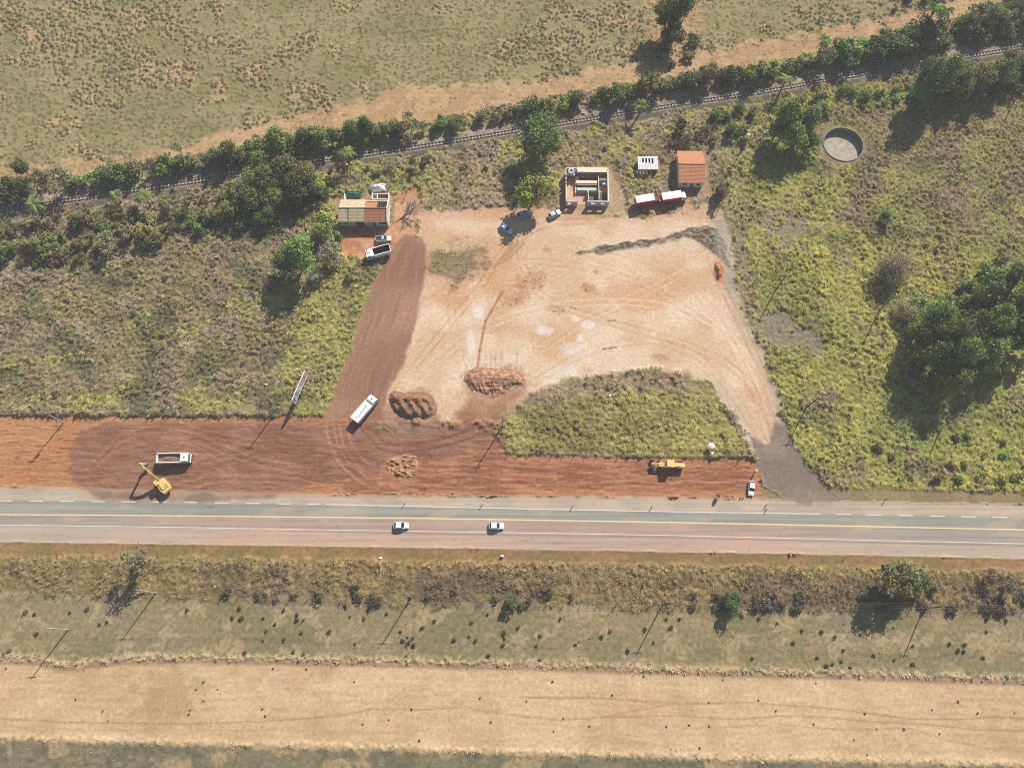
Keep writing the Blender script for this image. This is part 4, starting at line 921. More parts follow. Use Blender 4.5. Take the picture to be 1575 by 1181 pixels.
loc, rz, l = at((978.5, 307.3), (1014.5, 301.3), 3.0); box_truck('red box truck with white roof and dark maroon cab, left of the pair', loc, rz, 7.2, M['maroon'], True, True)
loc, rz, l = at((1019.5, 302.6), (1056.2, 296.8), 3.0); box_truck('red box truck with white roof and white cab, right of the pair', loc, rz, 7.6, M['white'], True)

# excavator
pc = G(253, 746); EX = thing('excavator', 'yellow tracked excavator with raised boom on the red earth beside the highway', 'excavator', (pc.x, pc.y, zat(pc.x, pc.y)), R(135))
def track_poly(h, r, n=8):
    P_ = []
    for k in range(n+1): a_ = -math.pi/2+math.pi*k/n; P_.append((h+r*math.cos(a_), r+r*math.sin(a_)))
    for k in range(n+1): a_ = math.pi/2+math.pi*k/n; P_.append((-h+r*math.cos(a_), r+r*math.sin(a_)))
    return P_
for s in (-1, 1):
    tr = MB().side(track_poly(1.5, .45), s*1.1-.28, s*1.1+.28).build('crawler_track', M['black'], EX)
    MB().box((0, s*1.1, .45), (2.6, .6, .36)).build('track_frame', M['yellow'], tr)
MB().box((0, 0, .62), (2.0, 1.7, .3)).build('undercarriage', M['black'], EX)
MB().tube([(0, 0, .75), (0, 0, 1.02)], [.75, .75], 18).build('turntable', M['black'], EX)
MB().rbox((-.55, 0, 1.55), (3.3, 2.6, 1.0), .08).build('upper_body', M['yellow'], EX)
MB().loft([sect(-2.75, 1.1, 1.1, 2.0, .2), sect(-2.3, 1.3, 1.05, 2.1, .15), sect(-1.6, 1.3, 1.05, 2.1, .1)]).build('counterweight', M['yellow'], EX)
MB().rbox((-1.1, -.1, 2.2), (1.5, 1.7, .32), .06).build('engine_cover', M['yellow'], EX)
cb = MB().rbox((.7, .82, 2.15), (1.5, .92, 1.75), .1).build('cab', M['yellow'], EX)
MB().box((1.46, .82, 2.3), (.04, .76, 1.0)).build('windscreen', M['glass'], cb); MB().box((.72, 1.29, 2.35), (1.1, .03, .85)).build('side_window', M['glass'], cb)
MB().side([(.6, 1.5), (1.1, 1.3), (3.1, 4.4), (4.6, 6.0), (5.75, 6.55), (5.7, 6.85), (4.3, 6.5), (2.5, 4.9)], -.34, .10).build('boom', M['yellow'], EX)
MB().side([(5.45, 6.95), (5.95, 7.0), (7.0, 2.7), (6.75, 2.5), (5.5, 6.2)], -.28, .04).build('arm', M['yellow'], EX)
MB().side([(6.5, 2.7), (7.1, 2.75), (7.35, 1.9), (7.0, 1.1), (6.3, 1.05), (6.05, 1.25), (6.5, 1.6), (6.7, 2.1)], -.75, .5).build('bucket', M['steel'], EX)
hy_ = MB(); hy_.tube([(1.3, -.12, 1.5), (3.2, -.12, 4.3)], .11, 8); hy_.tube([(3.5, -.12, 5.9), (5.6, -.12, 7.05)], .1, 8); hy_.tube([(5.9, -.12, 6.2), (7.0, -.12, 3.1)], .08, 8); hy_.build('hydraulic_ram', M['steel'], EX)
MB().tube([(-1.3, -.7, 2.3), (-1.3, -.7, 2.9)], .08, 8).build('exhaust', M['black'], EX)
hr = MB()
for y_ in (-1.2, 1.2): hr.tube([(-2.2, y_, 2.05), (-2.2, y_, 2.6), (-.9, y_, 2.6), (-.9, y_, 2.05)], .03, 5)
hr.build('handrail', M['yellow'], EX)

# motor grader
loc, rz, l = at((1054, 716.5), (1001.5, 713), 1.4); GR = thing('motor_grader', 'yellow motor grader with long front frame on the red earth below the grassy island', 'grader', loc, rz)
MB().side([(4.2, 1.5), (4.5, 1.15), (4.3, .85), (3.9, 1.0), (2.6, 1.75), (0.2, 1.75), (0.2, 2.15), (2.8, 2.15)], -.16, .16).build('front_frame', M['grader'], GR)
MB().box((4.05, 0, .75), (.25, 1.9, .22)).build('front_axle', M['grader'], GR)
for s in (-1, 1): wheel(GR, 4.05, s*1.0, .62, .36)
for s in (-1, 1):
    for x_ in (-1.55, -3.15): wheel(GR, x_, s*1.0, .65, .4)
    MB().box((-2.35, s*.72, .72), (2.0, .16, .36)).build('tandem_case', M['grader'], GR)
MB().loft([sect(-4.3, .5, 1.05, 1.9, .08), sect(-4.0, .56, .95, 2.05, .08), sect(-1.2, .56, .95, 2.1, .08)]).build('engine_hood', M['grader'], GR)
cb = MB().rbox((-.35, 0, 2.1), (1.7, 1.75, 1.9), .06).build('cab', M['grader'], GR)
for s in (-1, 1): MB().box((-.35, s*.89, 2.35), (1.3, .03, 1.0)).build('side_window', M['glass'], cb)
MB().box((.52, 0, 2.35), (.03, 1.5, 1.1)).build('windscreen', M['glass'], cb); MB().rbox((-.35, 0, 3.11), (1.9, 1.95, .12), .04).build('cab_roof', M['grader'], cb)
MB().tube([(1.6, 0, 1.0), (1.6, 0, 1.12)], [.8, .8], 18).build('blade_circle', M['grader'], GR)
bl_ = MB(); bl_.box((1.5, 0, .55), (.14, 3.7, .62), .45, .25); bl_.build('blade', M['steel'], GR)
dq = MB(); dq.tube([(3.8, 0, 1.0), (1.7, .6, 1.05)], .07, 6); dq.tube([(3.8, 0, 1.0), (1.7, -.6, 1.05)], .07, 6); dq.build('drawbar', M['grader'], GR)
hh = MB(); [hh.tube([(1.4, s*.55, 1.1), (1.3, s*.75, 2.6)], .07, 6) for s in (-1, 1)]; hh.build('lift_ram', M['steel'], GR)
MB().tube([(-2.6, .25, 2.05), (-2.6, .25, 2.75)], .07, 8).build('exhaust', M['black'], GR)

# ------------------------------------------------------------------ earth heaps
def heap(name, label, poly, fn, c, c2, seed, cat='soil heap', step=0.18):
    P_ = ground_poly(poly); cx_, cy_ = P_.mean(0); P_ = P_-[cx_, cy_]
    x_ = np.arange(P_[:, 0].min()-.4, P_[:, 0].max()+.4, step); y_ = np.arange(P_[:, 1].min()-.4, P_[:, 1].max()+.4, step)
    XX, YY = np.meshgrid(x_, y_); s = sdist(P_, XX, YY)
    nz = fbm(XX+seed*7, YY, 0.8, 3, seed); zz = fn(XX, YY, s, nz)
    zz = np.where(s > -0.15, np.maximum(zz, -0.12), -0.15)
    zz = zz*ss(-.2, .9, s+.35*nz) if name != 'clod_heap' else zz
    n_y, n_x = XX.shape; id_ = np.arange(n_x*n_y).reshape(n_y, n_x)
    q = np.stack([id_[:-1, :-1], id_[:-1, 1:], id_[1:, 1:], id_[1:, :-1]], -1).reshape(-1, 4)
    keep = (s.ravel()[q] > -0.3).all(1); q = q[keep]; u_, inv_ = np.unique(q, return_inverse=True)
    cc = mixc(alb(c), alb(c2), ss(-.4, .4, nz)).reshape(-1, 3)
    me = np_mesh(name, np.stack([XX, YY, zz], -1).reshape(-1, 3)[u_], inv_.reshape(-1, 4), cc[u_], M['heap'], True)
    o = link_mesh(name, me); o.location = (cx_, cy_, zat(cx_, cy_)*.5+.02)
    return tag(o, label, cat)
def h_dark(x_, y_, s, nz):
    # tipped loads run together: flat shoulder on the north, finger ridges running down to the south-east
    top = np.minimum(np.clip(s, 0, None)*0.95, 1.7)
    fing = 0.5+0.5*np.cos((0.86*x_+0.5*y_+0.35*nz)*2*math.pi/2.25)
    low = 0.5+0.5*np.cos((0.5*x_-0.86*y_)*2*math.pi/3.0+0.8)
    front = ss(1.3, 0.2, y_+0.25*nz)
    return top*(1-front*0.45*(1-fing)**0.8)+0.30*front*low*ss(0, 1.2, s)*ss(0, -1.5, y_)+0.05*nz
heap('soil_heap', 'dark brown soil heap with finger ridges beside the long white truck',
     [(600, 606), (607, 602.5), (621, 605), (647, 604), (662, 608), (667, 615), (671, 629), (669, 639), (657, 644.5), (636, 647), (619, 641), (607, 634), (601, 625), (598, 615)], h_dark, (156, 118, 94), (134, 98, 78), 2)
def h_orange(x_, y_, s, nz):
    top = np.minimum(np.clip(s, 0, None)*0.5, .95)
    jag = 0.9*np.abs(pn(x_*.7, y_*.35, 8))+.5*np.abs(pn(x_*1.6, y_*1.0, 12))
    return top-ss(.4, -1.2, y_)*jag*1.5*ss(-.2, 1.2, s)+0.10*nz+0.22*pn(x_*.16, y_*1.5, 4)*ss(0, 1, s)
heap('soil_heap', 'long orange earth bank with broken southern edge beside the grassy island',
     [(716, 574), (732, 566), (762, 568), (793, 570), (808, 584), (806, 592), (790, 597), (776, 606), (757, 612), (735, 607), (720, 598), (714, 585)], h_orange, (186, 144, 114), (152, 110, 84), 4)
def h_clod(x_, y_, s, nz):
    return (np.abs(pn(x_*.5, y_*1.6+.3*pn(x_, y_, 3), 9))*1.3+.45*np.abs(pn(x_*1.3, y_*2.4, 15)))*ss(-.1, .8, s)-.10
heap('clod_heap', 'rough patch of pale broken clods on the red earth', [(593, 712), (600, 702), (622, 698), (640, 700), (645, 712), (642, 731), (628, 736), (606, 733), (592, 726)], h_clod, (194, 150, 112), (160, 112, 82), 6, 'clods')
heap('soil_heap', 'small narrow heap of bright orange earth at the yard edge', [(1099, 406), (1105, 403), (1110, 411), (1111, 422), (1108, 431), (1102, 431), (1099, 420)], lambda x_, y_, s, nz: np.clip(s, 0, None)*1.0+.25*nz, (190, 132, 96), (140, 98, 74), 7)

# ------------------------------------------------------------------ poles, wires, signs
M['pole'] = mat('concrete_pole', (0.40, 0.38, 0.35), .9, .15, 2); M['darkpole'] = mat('dark_wood_pole', (0.07, 0.06, 0.05), .95, .3, 3)
M['ins'] = mat('insulator', (0.25, 0.22, 0.20), .3, .2, 4)
def upole(px, py, label, h=10.6, dark=False, arm=1, rz=0.0, group='utility poles', box=False):
    p = G(px, py); z = zat(p.x, p.y)*.3
    t = thing('utility_pole', label, 'utility pole', (p.x, p.y, z), rz, group)
    m = M['darkpole'] if dark else M['pole']
    MB().tube([(0, 0, -.1), (0, 0, h)], [.17, .11], 8).build('shaft', m, t)
    if arm:
        MB().box((0, .13, h-.35), (.12, .1, .12) if arm == 2 else (2.0, .1, .12), math.pi/2*(arm == 2)).build('crossarm', M['wood'], t)
        for k in (-.9, 0, .9): MB().tube([(k, .13, h-.28), (k, .13, h-.05)], [.06, .045], 6).build('insulator', M['ins'], t)
    if box:
        MB().tube([(.35, 0, h-2.2), (.35, 0, h-1.3)], [.3, .3], 10).build('transformer', M['steel'], t)
    return (p.x, p.y, z+h-.05)
mid = [(-240, 648), (98, 650), (428, 629), (773, 656), (1446, 660), (1790, 668)]
tops = []
names = {98: 'grey pole with transformer at the left end of the red earth', 428: 'slim grey pole beside the poster billboard', 773: 'grey pole at the western tip of the grassy island', 1446: 'grey pole in green grass near the right edge north of the highway'}
for px, py in mid:
    if px in names: tops.append(upole(px, py, names[px], 10.4, box=(px == 98)))
    else: p = G(px, py); tops.append((p.x, p.y, 10.4))
def wires(name, label, tops, offs=(-.9, 0, .9), r=0.011):
    t = thing(name, label, 'power line', tops[0])
    o0 = Vector(tops[0])
    for k in offs:
        mb = MB()
        for a_, b__ in zip(tops[:-1], tops[1:]):
            A_, B2 = Vector(a_)-o0, Vector(b__)-o0; d = (B2-A_); n_ = Vector((-d.y, d.x, 0)).normalized()*k
            sag = d.length*.015
            mb.tube([A_.lerp(B2, i/10)+n_*.55+Vector((0, 0, -sag*4*(i/10)*(1-i/10))) for i in range(11)], r, 4)
        mb.build('wire', M['steel'], t)
wires('power_line', 'thin overhead wires strung along the red earth and grassy island', tops)
upole(105, 968, 'pale pole casting long shadow onto the sand field', 10.6, rz=.05)
st_ = [(-150, 908), (240, 912), (633, 918), (1018, 931), (1420, 936), (1800, 944)]; tops2 = []
lb = {240: 'pale pole beside the shadowed tree on the southern fence line', 633: 'pole on the southern fence line, first to the right of the two white highway cars\' left one', 1018: 'pole in dark bushes left of the slanting shrub shadow', 1420: 'pole beside the big rounded tree south of the highway'}
lb[633] = 'pole on the southern fence line below the left white highway car'
for px, py in st_:
    if px in lb: tops2.append(upole(px, py, lb[px], 10.6, dark=px > 900))
    else: p = G(px, py); tops2.append((p.x, p.y, 10.6))
wires('power_line', 'thin overhead wires along the fence south of the highway', tops2)
upole(1238, 629, 'dark pole at the grass edge above the gravel entrance', 9.6, True)
upole(1351, 479, 'dark pole below the feathery dome tree', 9.8, True)
upole(1193, 446, 'dark pole in yellow grass right of the yard', 9.5, True, 1)
upole(1557, 160, 'dark pole at the upper right edge on a sandy patch', 7.5, True)
# globe lamp
tp = G(1151, 208.4, 8.6); LPt = thing('street_lamp', 'dark lamp post with one white globe near the orange-roofed house', 'street lamp', (tp.x, tp.y, 0))
MB().tube([(0, 0, 0), (0, 0, 8.2)], [.15, .09], 8).build('post', M['darkpole'], LPt); MB().ball((0, 0, 8.6), (.5, .5, .5), 14, 9).build('globe', M['white'], LPt, True)

# poster billboard
b0, b1_ = G(473.0, 576.5, 3.0), G(453.9, 620.6, 3.0); bc = (b0+b1_)/2; BL = (b1_-b0).length
ang = math.atan2(b0.y-b1_.y, b0.x-b1_.x)
BB = thing('billboard', 'long roadside billboard with pink and blue posters on posts', 'billboard', (bc.x, bc.y, 0), ang)   # local +x runs north, the face looks to local -y
MB().box((0, .08, 4.5), (BL, .12, 3.0)).build('panel', M['white'], BB)
for (u0, u1, m_, lab) in ((.08, .5, 'pink', 'pink and white poster'), (-.20, .06, 'greyposter', 'grey green poster'), (-.48, -.22, 'blueposter', 'dark blue poster')):
    po = MB().box(((u0+u1)/2*BL, .0, 4.5), ((u1-u0)*BL, .03, 2.7)).build('poster', M[m_], BB); po['label'] = lab
    q = MB(); random.seed(int(u0*100))
    for k in range(5): q.box(((u0+u1)/2*BL+random.uniform(-.3, .3)*(u1-u0)*BL, -.022-.003*k, 3.6+k*.45), (random.uniform(.3, .7)*(u1-u0)*BL, .02, random.uniform(.15, .35)))
    q.build('printed_band', M['white'] if m_ != 'pink' else M['redlens'], po)
fr = MB()
for z_ in (2.95, 6.05): fr.box((0, .06, z_), (BL+.2, .2, .12))
for s in (-1, 1): fr.box((s*(BL/2+.05), .06, 4.5), (.14, .2, 3.2))
fr.build('frame', M['white'], BB)
for k in (-.42, -.1, .14, .42): MB().box((k*BL, .30, 3.0), (.18, .22, 6.0)).build('post', M['pole'], BB)
for k in (-.1, .14): MB().tube([(k*BL, .42, 4.0), (k*BL, 2.0, 0)], .07, 6).build('brace', M['pole'], BB)

# round white parasol and cool box
tp = G(1094.3, 685.5, 2.1); PA = thing('parasol', 'round white parasol at the southern edge of the grassy island', 'parasol', (tp.x, tp.y, zat(tp.x, tp.y)*.3))
MB().loft([[Vector((r_*math.cos(2*math.pi*j/14), r_*math.sin(2*math.pi*j/14), z_)) for j in range(14)] for r_, z_ in ((.86, 1.86), (.86, 1.9), (.55, 2.08), (.2, 2.2), (.04, 2.24))]).build('canopy', M['white'], PA)
MB().tube([(0, 0, 0), (0, 0, 2.3)], .03, 6).build('pole', M['steel'], PA)
tp = G(1095, 699); CB = thing('cool_box', 'small white box standing on the fence line below the parasol', 'box', (tp.x, tp.y, .0))
MB().rbox((0, 0, .42), (.6, .9, .84), .06).build('body', M['white'], CB); MB().rbox((0, 0, .90), (.66, .96, .12), .03).build('lid', M['white'], CB)
# sign board beside the highway
tp = G(1103, 764); SG = thing('sign_board', 'dark oval works sign on a leaning tripod at the highway edge', 'sign', (tp.x, tp.y, 0), R(-32))
MB().loft([[Vector((.5*math.cos(2*math.pi*j/18), yy, 1.35+.95*math.sin(2*math.pi*j/18))) for j in range(18)] for yy in (-.03, .05)]).build('sign_plate', M['wood'], SG)
lg = MB(); lg.tube([(-.55, .05, 0), (-.2, .06, 2.2)], .05, 6); lg.tube([(.55, .05, 0), (.2, .06, 2.2)], .05, 6); lg.tube([(0, .9, 0), (0, .08, 1.8)], .05, 6); lg.build('tripod', M['wood'], SG)
for px, py, lab in ((1138.5, 766, 'orange cone at the highway edge, left of two'), (1142.5, 766.3, 'orange cone at the highway edge, right of two beside the white car')):
    tp = G(px, py); t = thing('traffic_cone', lab, 'cone', (tp.x, tp.y, 0), 0, 'orange cones by the white car')
    MB().tube([(0, 0, .04), (0, 0, .72)], [.19, .03], 12).build('cone', M['orange'], t); MB().box((0, 0, .025), (.46, .46, .05)).build('base', M['orange'], t); MB().tube([(0, 0, .36), (0, 0, .48)], [.115, .085], 12).build('band', M['white'], t)
def marker(px, py, label, h=1.2, m='darkpole', cap='white'):
    tp = G(px, py); t = thing('marker_post', label, 'marker post', (tp.x, tp.y, zat(tp.x, tp.y)*.4), 0, 'marker posts along the highway')
    MB().box((0, 0, h/2), (.16, .12, h)).build('post', M[m], t); MB().box((0, 0, h-.12), (.18, .14, .16)).build('reflector', M[cap], t)
marker(622.5, 774.5, 'dark marker post on the highway edge above the left white car')
marker(741.5, 776.5, 'dark marker post on the highway edge above the right white car')
marker(880, 779.5, 'dark marker post on the highway edge midway between right white car and grader')
marker(1002, 780, 'dark marker post on the highway edge straight below the grader')
marker(1178, 777, 'dark marker post at the gravel entrance, upper of two')
marker(1178.5, 783.5, 'dark marker post at the gravel entrance, lower of two')
marker(1361, 768, 'dark marker post at the grass edge right of the gravel entrance', 1.7)
marker(1298.5, 858, 'red marker post on the brown verge near the big rounded tree', 1.3, 'redlens', 'redlens')
marker(1139, 702, 'thick wooden post at the eastern end of the island fence', 2.2, 'wood', 'wood')
def slab(px, py, label):
    tp = G(px, py); t = thing('marker_stone', label, 'marker stone', (tp.x, tp.y, zat(tp.x, tp.y)*.5), .2, 'white stones')
    MB().rbox((0, 0, .4), (.7, .5, .8), .12).build('stone', M['white'], t); MB().box((0, 0, .03), (.95, .75, .08)).build('foot', M['concrete'], t)
slab(585.5, 858.5, 'white stone on the south verge below the left white car'); slab(772.3, 855.5, 'white stone on the south verge below the right white car')
slab(937.5, 610, 'small white stone in the dark weeds of the grassy island'); slab(410, 592.5, 'white stone in the western grass left of the billboard'); slab(1363.7, 912, 'white stone deep in the shade of the big rounded tree')

# fences
def fence(name, label, pts, gap, h=1.3, wire_r=.012):
    P_ = [G(*q) for q in pts]; t = thing(name, label, 'fence', P_[0]); o0 = P_[0].copy()
    segs = []; 
    for a_, b__ in zip(P_[:-1], P_[1:]):
        n_ = max(1, int((b__-a_).length/gap)); segs += [a_.lerp(b__, i/n_) for i in range(n_)]
    segs.append(P_[-1]); first = None
    for q in segs[:100]:
        if first is None: first = o = MB().tube([(0, 0, -.2), (0, 0, h)], [.09, .08], 6).build('post', M['wood'], t)
        else: o = first.copy(); C.objects.link(o); o.parent = t
        o.location = q-o0+Vector((0, 0, zat(q.x, q.y)*.3)); o.rotation_euler = (random.uniform(-.05, .05), random.uniform(-.05, .05), random.random())
    wr = MB()
    for z_ in (.45, .8, 1.15): wr.tube([q-o0+Vector((0, 0, z_)) for q in segs], wire_r, 4)
    wr.build('fence_wire', M['steel'], t)
fence('wire_fence', 'wire fence along the south edge of the western grass', [(-60, 637), (100, 639), (300, 640.5), (480, 641)], 3.2)
fence('wire_fence', 'wire fence along the south edge of the grassy island', [(780, 699.5), (900, 702.5), (1050, 705), (1138, 704)], 2.6)
fence('wire_fence', 'wire fence between the south verge bushes and the grazed strip', [(-60, 914), (262, 917.5), (525, 924), (787, 930), (1050, 934), (1312, 938), (1600, 942)], 4.2)

# a worker beside the white car
def skin_mesh(name, pts, edges, radii, m, parent, sub=2):
    me = bpy.data.meshes.new(name); bm = bmesh.new(); ly = bm.verts.layers.skin.verify(); vs = [bm.verts.new(p) for p in pts]
    for e in edges: bm.edges.new((vs[e[0]], vs[e[1]]))
    for v, r_ in zip(vs, radii): v[ly].radius = (r_, r_)
    vs[0][ly].use_root = True; bm.to_mesh(me); bm.free(); me.materials.append(m)
    o = link_mesh(name, me, parent); o.modifiers.new('skin', 'SKIN'); s_ = o.modifiers.new('sub', 'SUBSURF'); s_.levels = s_.render_levels = sub
    return o
tp = G(1160.5, 726); PE = thing('person', 'person in dark clothes and white hat standing north of the white car', 'person', (tp.x, tp.y, 0), R(200))
pts = [(0, 0, .95), (0, 0, 1.15), (0, 0, 1.4), (0, 0, 1.5), (0, .02, 1.58), (0, .02, 1.68)]; ed = [(0, 1), (1, 2), (2, 3), (3, 4), (4, 5)]; ra = [.15, .14, .15, .06, .09, .08]
for s in (-1, 1):
    b = len(pts); pts += [(s*.10, 0, .88), (s*.11, .02, .48), (s*.11, -.02, .08), (s*.12, .13, .04)]; ra += [.09, .06, .045, .035]; ed += [(0, b), (b, b+1), (b+1, b+2), (b+2, b+3)]
    b = len(pts); pts += [(s*.2, 0, 1.38), (s*.26, -.01, 1.1), (s*.27, .07, .86), (s*.27, .09, .80)]; ra += [.06, .045, .034, .03]; ed += [(2, b), (b, b+1), (b+1, b+2), (b+2, b+3)]
    for k in range(5):
        f = len(pts); pts += [(s*(.27-.02*(k == 4)), .06+.016*k, .75), (s*(.262-.03*(k == 4)), .06+.018*k, .71)]; ra += [.009, .008]; ed += [(b+3, f), (f, f+1)]
skin_mesh('body', pts, ed, ra, M['skin'], PE, 1)
skin_mesh('shirt', [(0, 0, .95), (0, 0, 1.15), (0, 0, 1.4), (-.2, 0, 1.39), (-.26, -.01, 1.12), (.2, 0, 1.39), (.26, -.01, 1.12)], [(0, 1), (1, 2), (2, 3), (3, 4), (2, 5), (5, 6)], [.17, .16, .17, .075, .06, .075, .06], M['shirt'], PE, 1)
skin_mesh('trousers', [(0, 0, .95), (-.10, 0, .86), (-.11, .02, .48), (-.11, -.02, .12), (.10, 0, .86), (.11, .02, .48), (.11, -.02, .12)], [(0, 1), (1, 2), (2, 3), (0, 4), (4, 5), (5, 6)], [.165, .1, .075, .065, .1, .075, .065], M['denim'], PE, 1)
MB().loft([[Vector((r_*math.cos(2*math.pi*j/12), .02+r_*math.sin(2*math.pi*j/12), z_)) for j in range(12)] for r_, z_ in ((.25, 1.69), (.24, 1.71), (.13, 1.72), (.12, 1.80), (.05, 1.84))]).build('hat', M['white'], PE)

# ------------------------------------------------------------------ ground cover of grass blades (uncountable)
def blades(name, label, region, per_m2, hmin, hmax, k=6, tilt=(0.5, 1.15), colf=None, wd=0.11, seed=1, group=None):
    """tufts of splayed blades over the grid cells where region > 0"""
    g = np.random.default_rng(seed); p = np.clip(region, 0, 1).ravel()*per_m2*STEP*STEP
    cnt = g.poisson(p); cells = np.repeat(np.arange(cnt.size), cnt); n = len(cells)
    if n == 0: return None
    cxx = X.ravel()[cells]+g.uniform(-STEP, STEP, n)*.6; cyy = Y.ravel()[cells]+g.uniform(-STEP, STEP, n)*.6; cz = Z.ravel()[cells]
    cc = (colf if colf is not None else veg).reshape(-1, 3)[cells]*g.uniform(.6, 1.45, n)[:, None]*np.stack([g.uniform(.92, 1.1, n), np.ones(n), g.uniform(.85, 1.1, n)], 1)
    hh = g.uniform(hmin, hmax, n)*(0.6+0.8*np.clip(bumps.ravel()[cells], 0, 1))
    cxx, cyy, cz, hh = (np.repeat(a, k) for a in (cxx, cyy, cz, hh)); cc = np.repeat(cc, k, 0); m = n*k
    a = g.uniform(0, 2*np.pi, m); tl = g.uniform(*tilt, m); L_ = hh*g.uniform(.8, 1.3, m)
    dx, dy = np.cos(a)*np.sin(tl), np.sin(a)*np.sin(tl); dz = np.cos(tl); b = a+np.pi/2+g.uniform(-.4, .4, m); w_ = wd*g.uniform(.7, 1.4, m)
    bx, by, bz_ = cxx+g.normal(0, .10, m), cyy+g.normal(0, .10, m), cz-.06
    V = np.empty((m, 3, 3)); V[:, 0] = np.stack([bx-np.cos(b)*w_, by-np.sin(b)*w_, bz_], 1); V[:, 1] = np.stack([bx+np.cos(b)*w_, by+np.sin(b)*w_, bz_], 1)
    V[:, 2] = np.stack([bx+dx*L_, by+dy*L_, bz_+dz*L_], 1)
    cc = np.clip(cc*g.uniform(.85, 1.2, m)[:, None], 0.003, .85); CC = np.repeat(cc, 3, 0)
    me = np_mesh(name, V.reshape(-1, 3), np.arange(m*3).reshape(-1, 3), CC, M['grass'])
    return tag(link_mesh(name, me), label, 'grass', group, 'stuff')
inview = np.ones_like(X)
yfar = rail_y(X)
grassd = np.where((zone == 0) | (zone == 9), dens, 0)*(Y < path_s(X))
bx_ = ss(0.2, 0.65, bumps)
isl = sdist(ISLAND, X, Y) > -1.5
Wz = (X < G(620, 400).x+0.12*(80-Y)*0) & ~isl & ~south & (Y < yfar); Wz = Wz & (X < -20)
Ez = (X > G(1105, 400).x) & ~isl & ~south & (Y < yfar)
Mz = ~south & ~isl & ~Wz & ~Ez & (Y < yfar); Nz = ~south & (Y >= yfar)
DEN = 3.6
blades('tall_grass', 'tall olive and straw grass west of the brown dirt track', grassd*bx_*Wz, DEN, .35, .75, wd=.08, seed=11)
blades('tall_grass', 'lumpy yellow green grass east of the dirt yard', grassd*bx_*Ez, DEN, .3, .6, wd=.07, seed=12)
blades('tall_grass', 'weedy grass between the railway and the dirt yard', grassd*bx_*Mz, DEN, .3, .6, wd=.07, seed=13)
blades('tall_grass', 'rough grass under the hedge north of the railway', grassd*bx_*Nz, 2.0, .4, .8, seed=14)
blades('tall_grass', 'yellow green grass on the island between yard and red earth', grassd*bx_*isl, DEN, .3, .6, wd=.07, seed=15)
blades('tall_grass', 'dry brown grass on the bank south of the highway', grassd*bx_*south*(Y > band_s(X)-1.5)*(Y < verge_s(X)), DEN, .35, .7, wd=.07, seed=16)
tusc = np.broadcast_to(alb((116, 106, 72), 1.25), X.shape+(3,))
blades('pasture_tussocks', 'small dark tussocks dotted over the northern pasture', north*pas*(0.9*dark_tus+0.25*fine_t), 2.0, .2, .4, 5, colf=tusc, seed=17)
drc = np.broadcast_to(alb((206, 184, 142), 1.1), X.shape+(3,))
blades('dry_grass', 'pale dry grass along the low bank above the sand field', bz*ss(-.1, .3, n3+n2+.15), 3.0, .3, .6, 6, colf=drc, seed=18)
scc = np.broadcast_to(alb((140, 124, 86), 1.35), X.shape+(3,))
blades('short_grass', 'short grass tufts on the grazed strip south of the bushes', (zone == 10)*ss(0.0, .4, n4+.4*n3)*.8+(zone == 12)*.9, .8, .15, .35, 5, colf=scc, seed=19)
blades('dry_grass', 'pale dry grass along the southern edge of the sand field', bz2*ss(-.1, .3, n3+n2), 1.6, .2, .45, 6, colf=drc, seed=20)
paz = np.broadcast_to(alb((118, 106, 74), 1.15), X.shape+(3,))
blades('short_grass', 'brown stubble patch left standing in the dirt yard', pw, 2.0, .15, .3, 5, colf=paz, seed=21)

# ------------------------------------------------------------------ trees, palms and bushes
def crown_mesh(name, seed, rx, ry, rz, zc, lobes, n, size, c1, c2, droop=0.0, open_=0.0):
    g = np.random.default_rng(seed)
    d = g.normal(size=(lobes, 3)); d /= np.linalg.norm(d, axis=1)[:, None]; d *= g.uniform(.35, .9, lobes)[:, None]
    lc_ = d*[rx, ry, rz]; lr = g.uniform(.18, .52, lobes)*min(rx, ry)
    li = g.integers(0, lobes, n); e = g.normal(size=(n, 3)); e /= np.linalg.norm(e, axis=1)[:, None]
    rad = g.uniform(.55, 1.08, n)**(0.6); P_ = lc_[li]+e*lr[li][:, None]*rad[:, None]*[1, 1, .8]
    P_ += g.normal(0, .05*rx, (n, 3))*np.where(g.random(n) < .12, 3.0, 1.0)[:, None]
    P_[:, 2] -= droop*np.hypot(P_[:, 0]/rx, P_[:, 1]/ry)**2*rz
    nr = e*.7+g.normal(0, .55, (n, 3))+[0, 0, .35]; nr /= np.linalg.norm(nr, axis=1)[:, None]
    a = np.cross(nr, g.normal(size=(n, 3))); a /= np.linalg.norm(a, axis=1)[:, None]; b = np.cross(nr, a)
    s = size*g.uniform(.6, 1.35, n)[:, None]; a *= s*.62; b *= s*.36
    V = np.stack([P_-a, P_+b*1.0, P_+a*1.05, P_-b], 1); V[..., 2] += zc
    V[..., 2] = np.maximum(V[..., 2], 0.05)
    t = np.clip(g.uniform(0, 1, n)*.6+g.uniform(0, 1, lobes)[li]*.5, 0, 1)
    c = np.asarray(c1)+(np.asarray(c2)-np.asarray(c1))*t[:, None]; c = np.clip(c*g.uniform(.75, 1.25, n)[:, None], .003, .8)
    return np_mesh(name, V.reshape(-1, 3), np.arange(n*4).reshape(-1, 4), np.repeat(c, 4, 0), M['leaf']), lc_+[0, 0, zc]
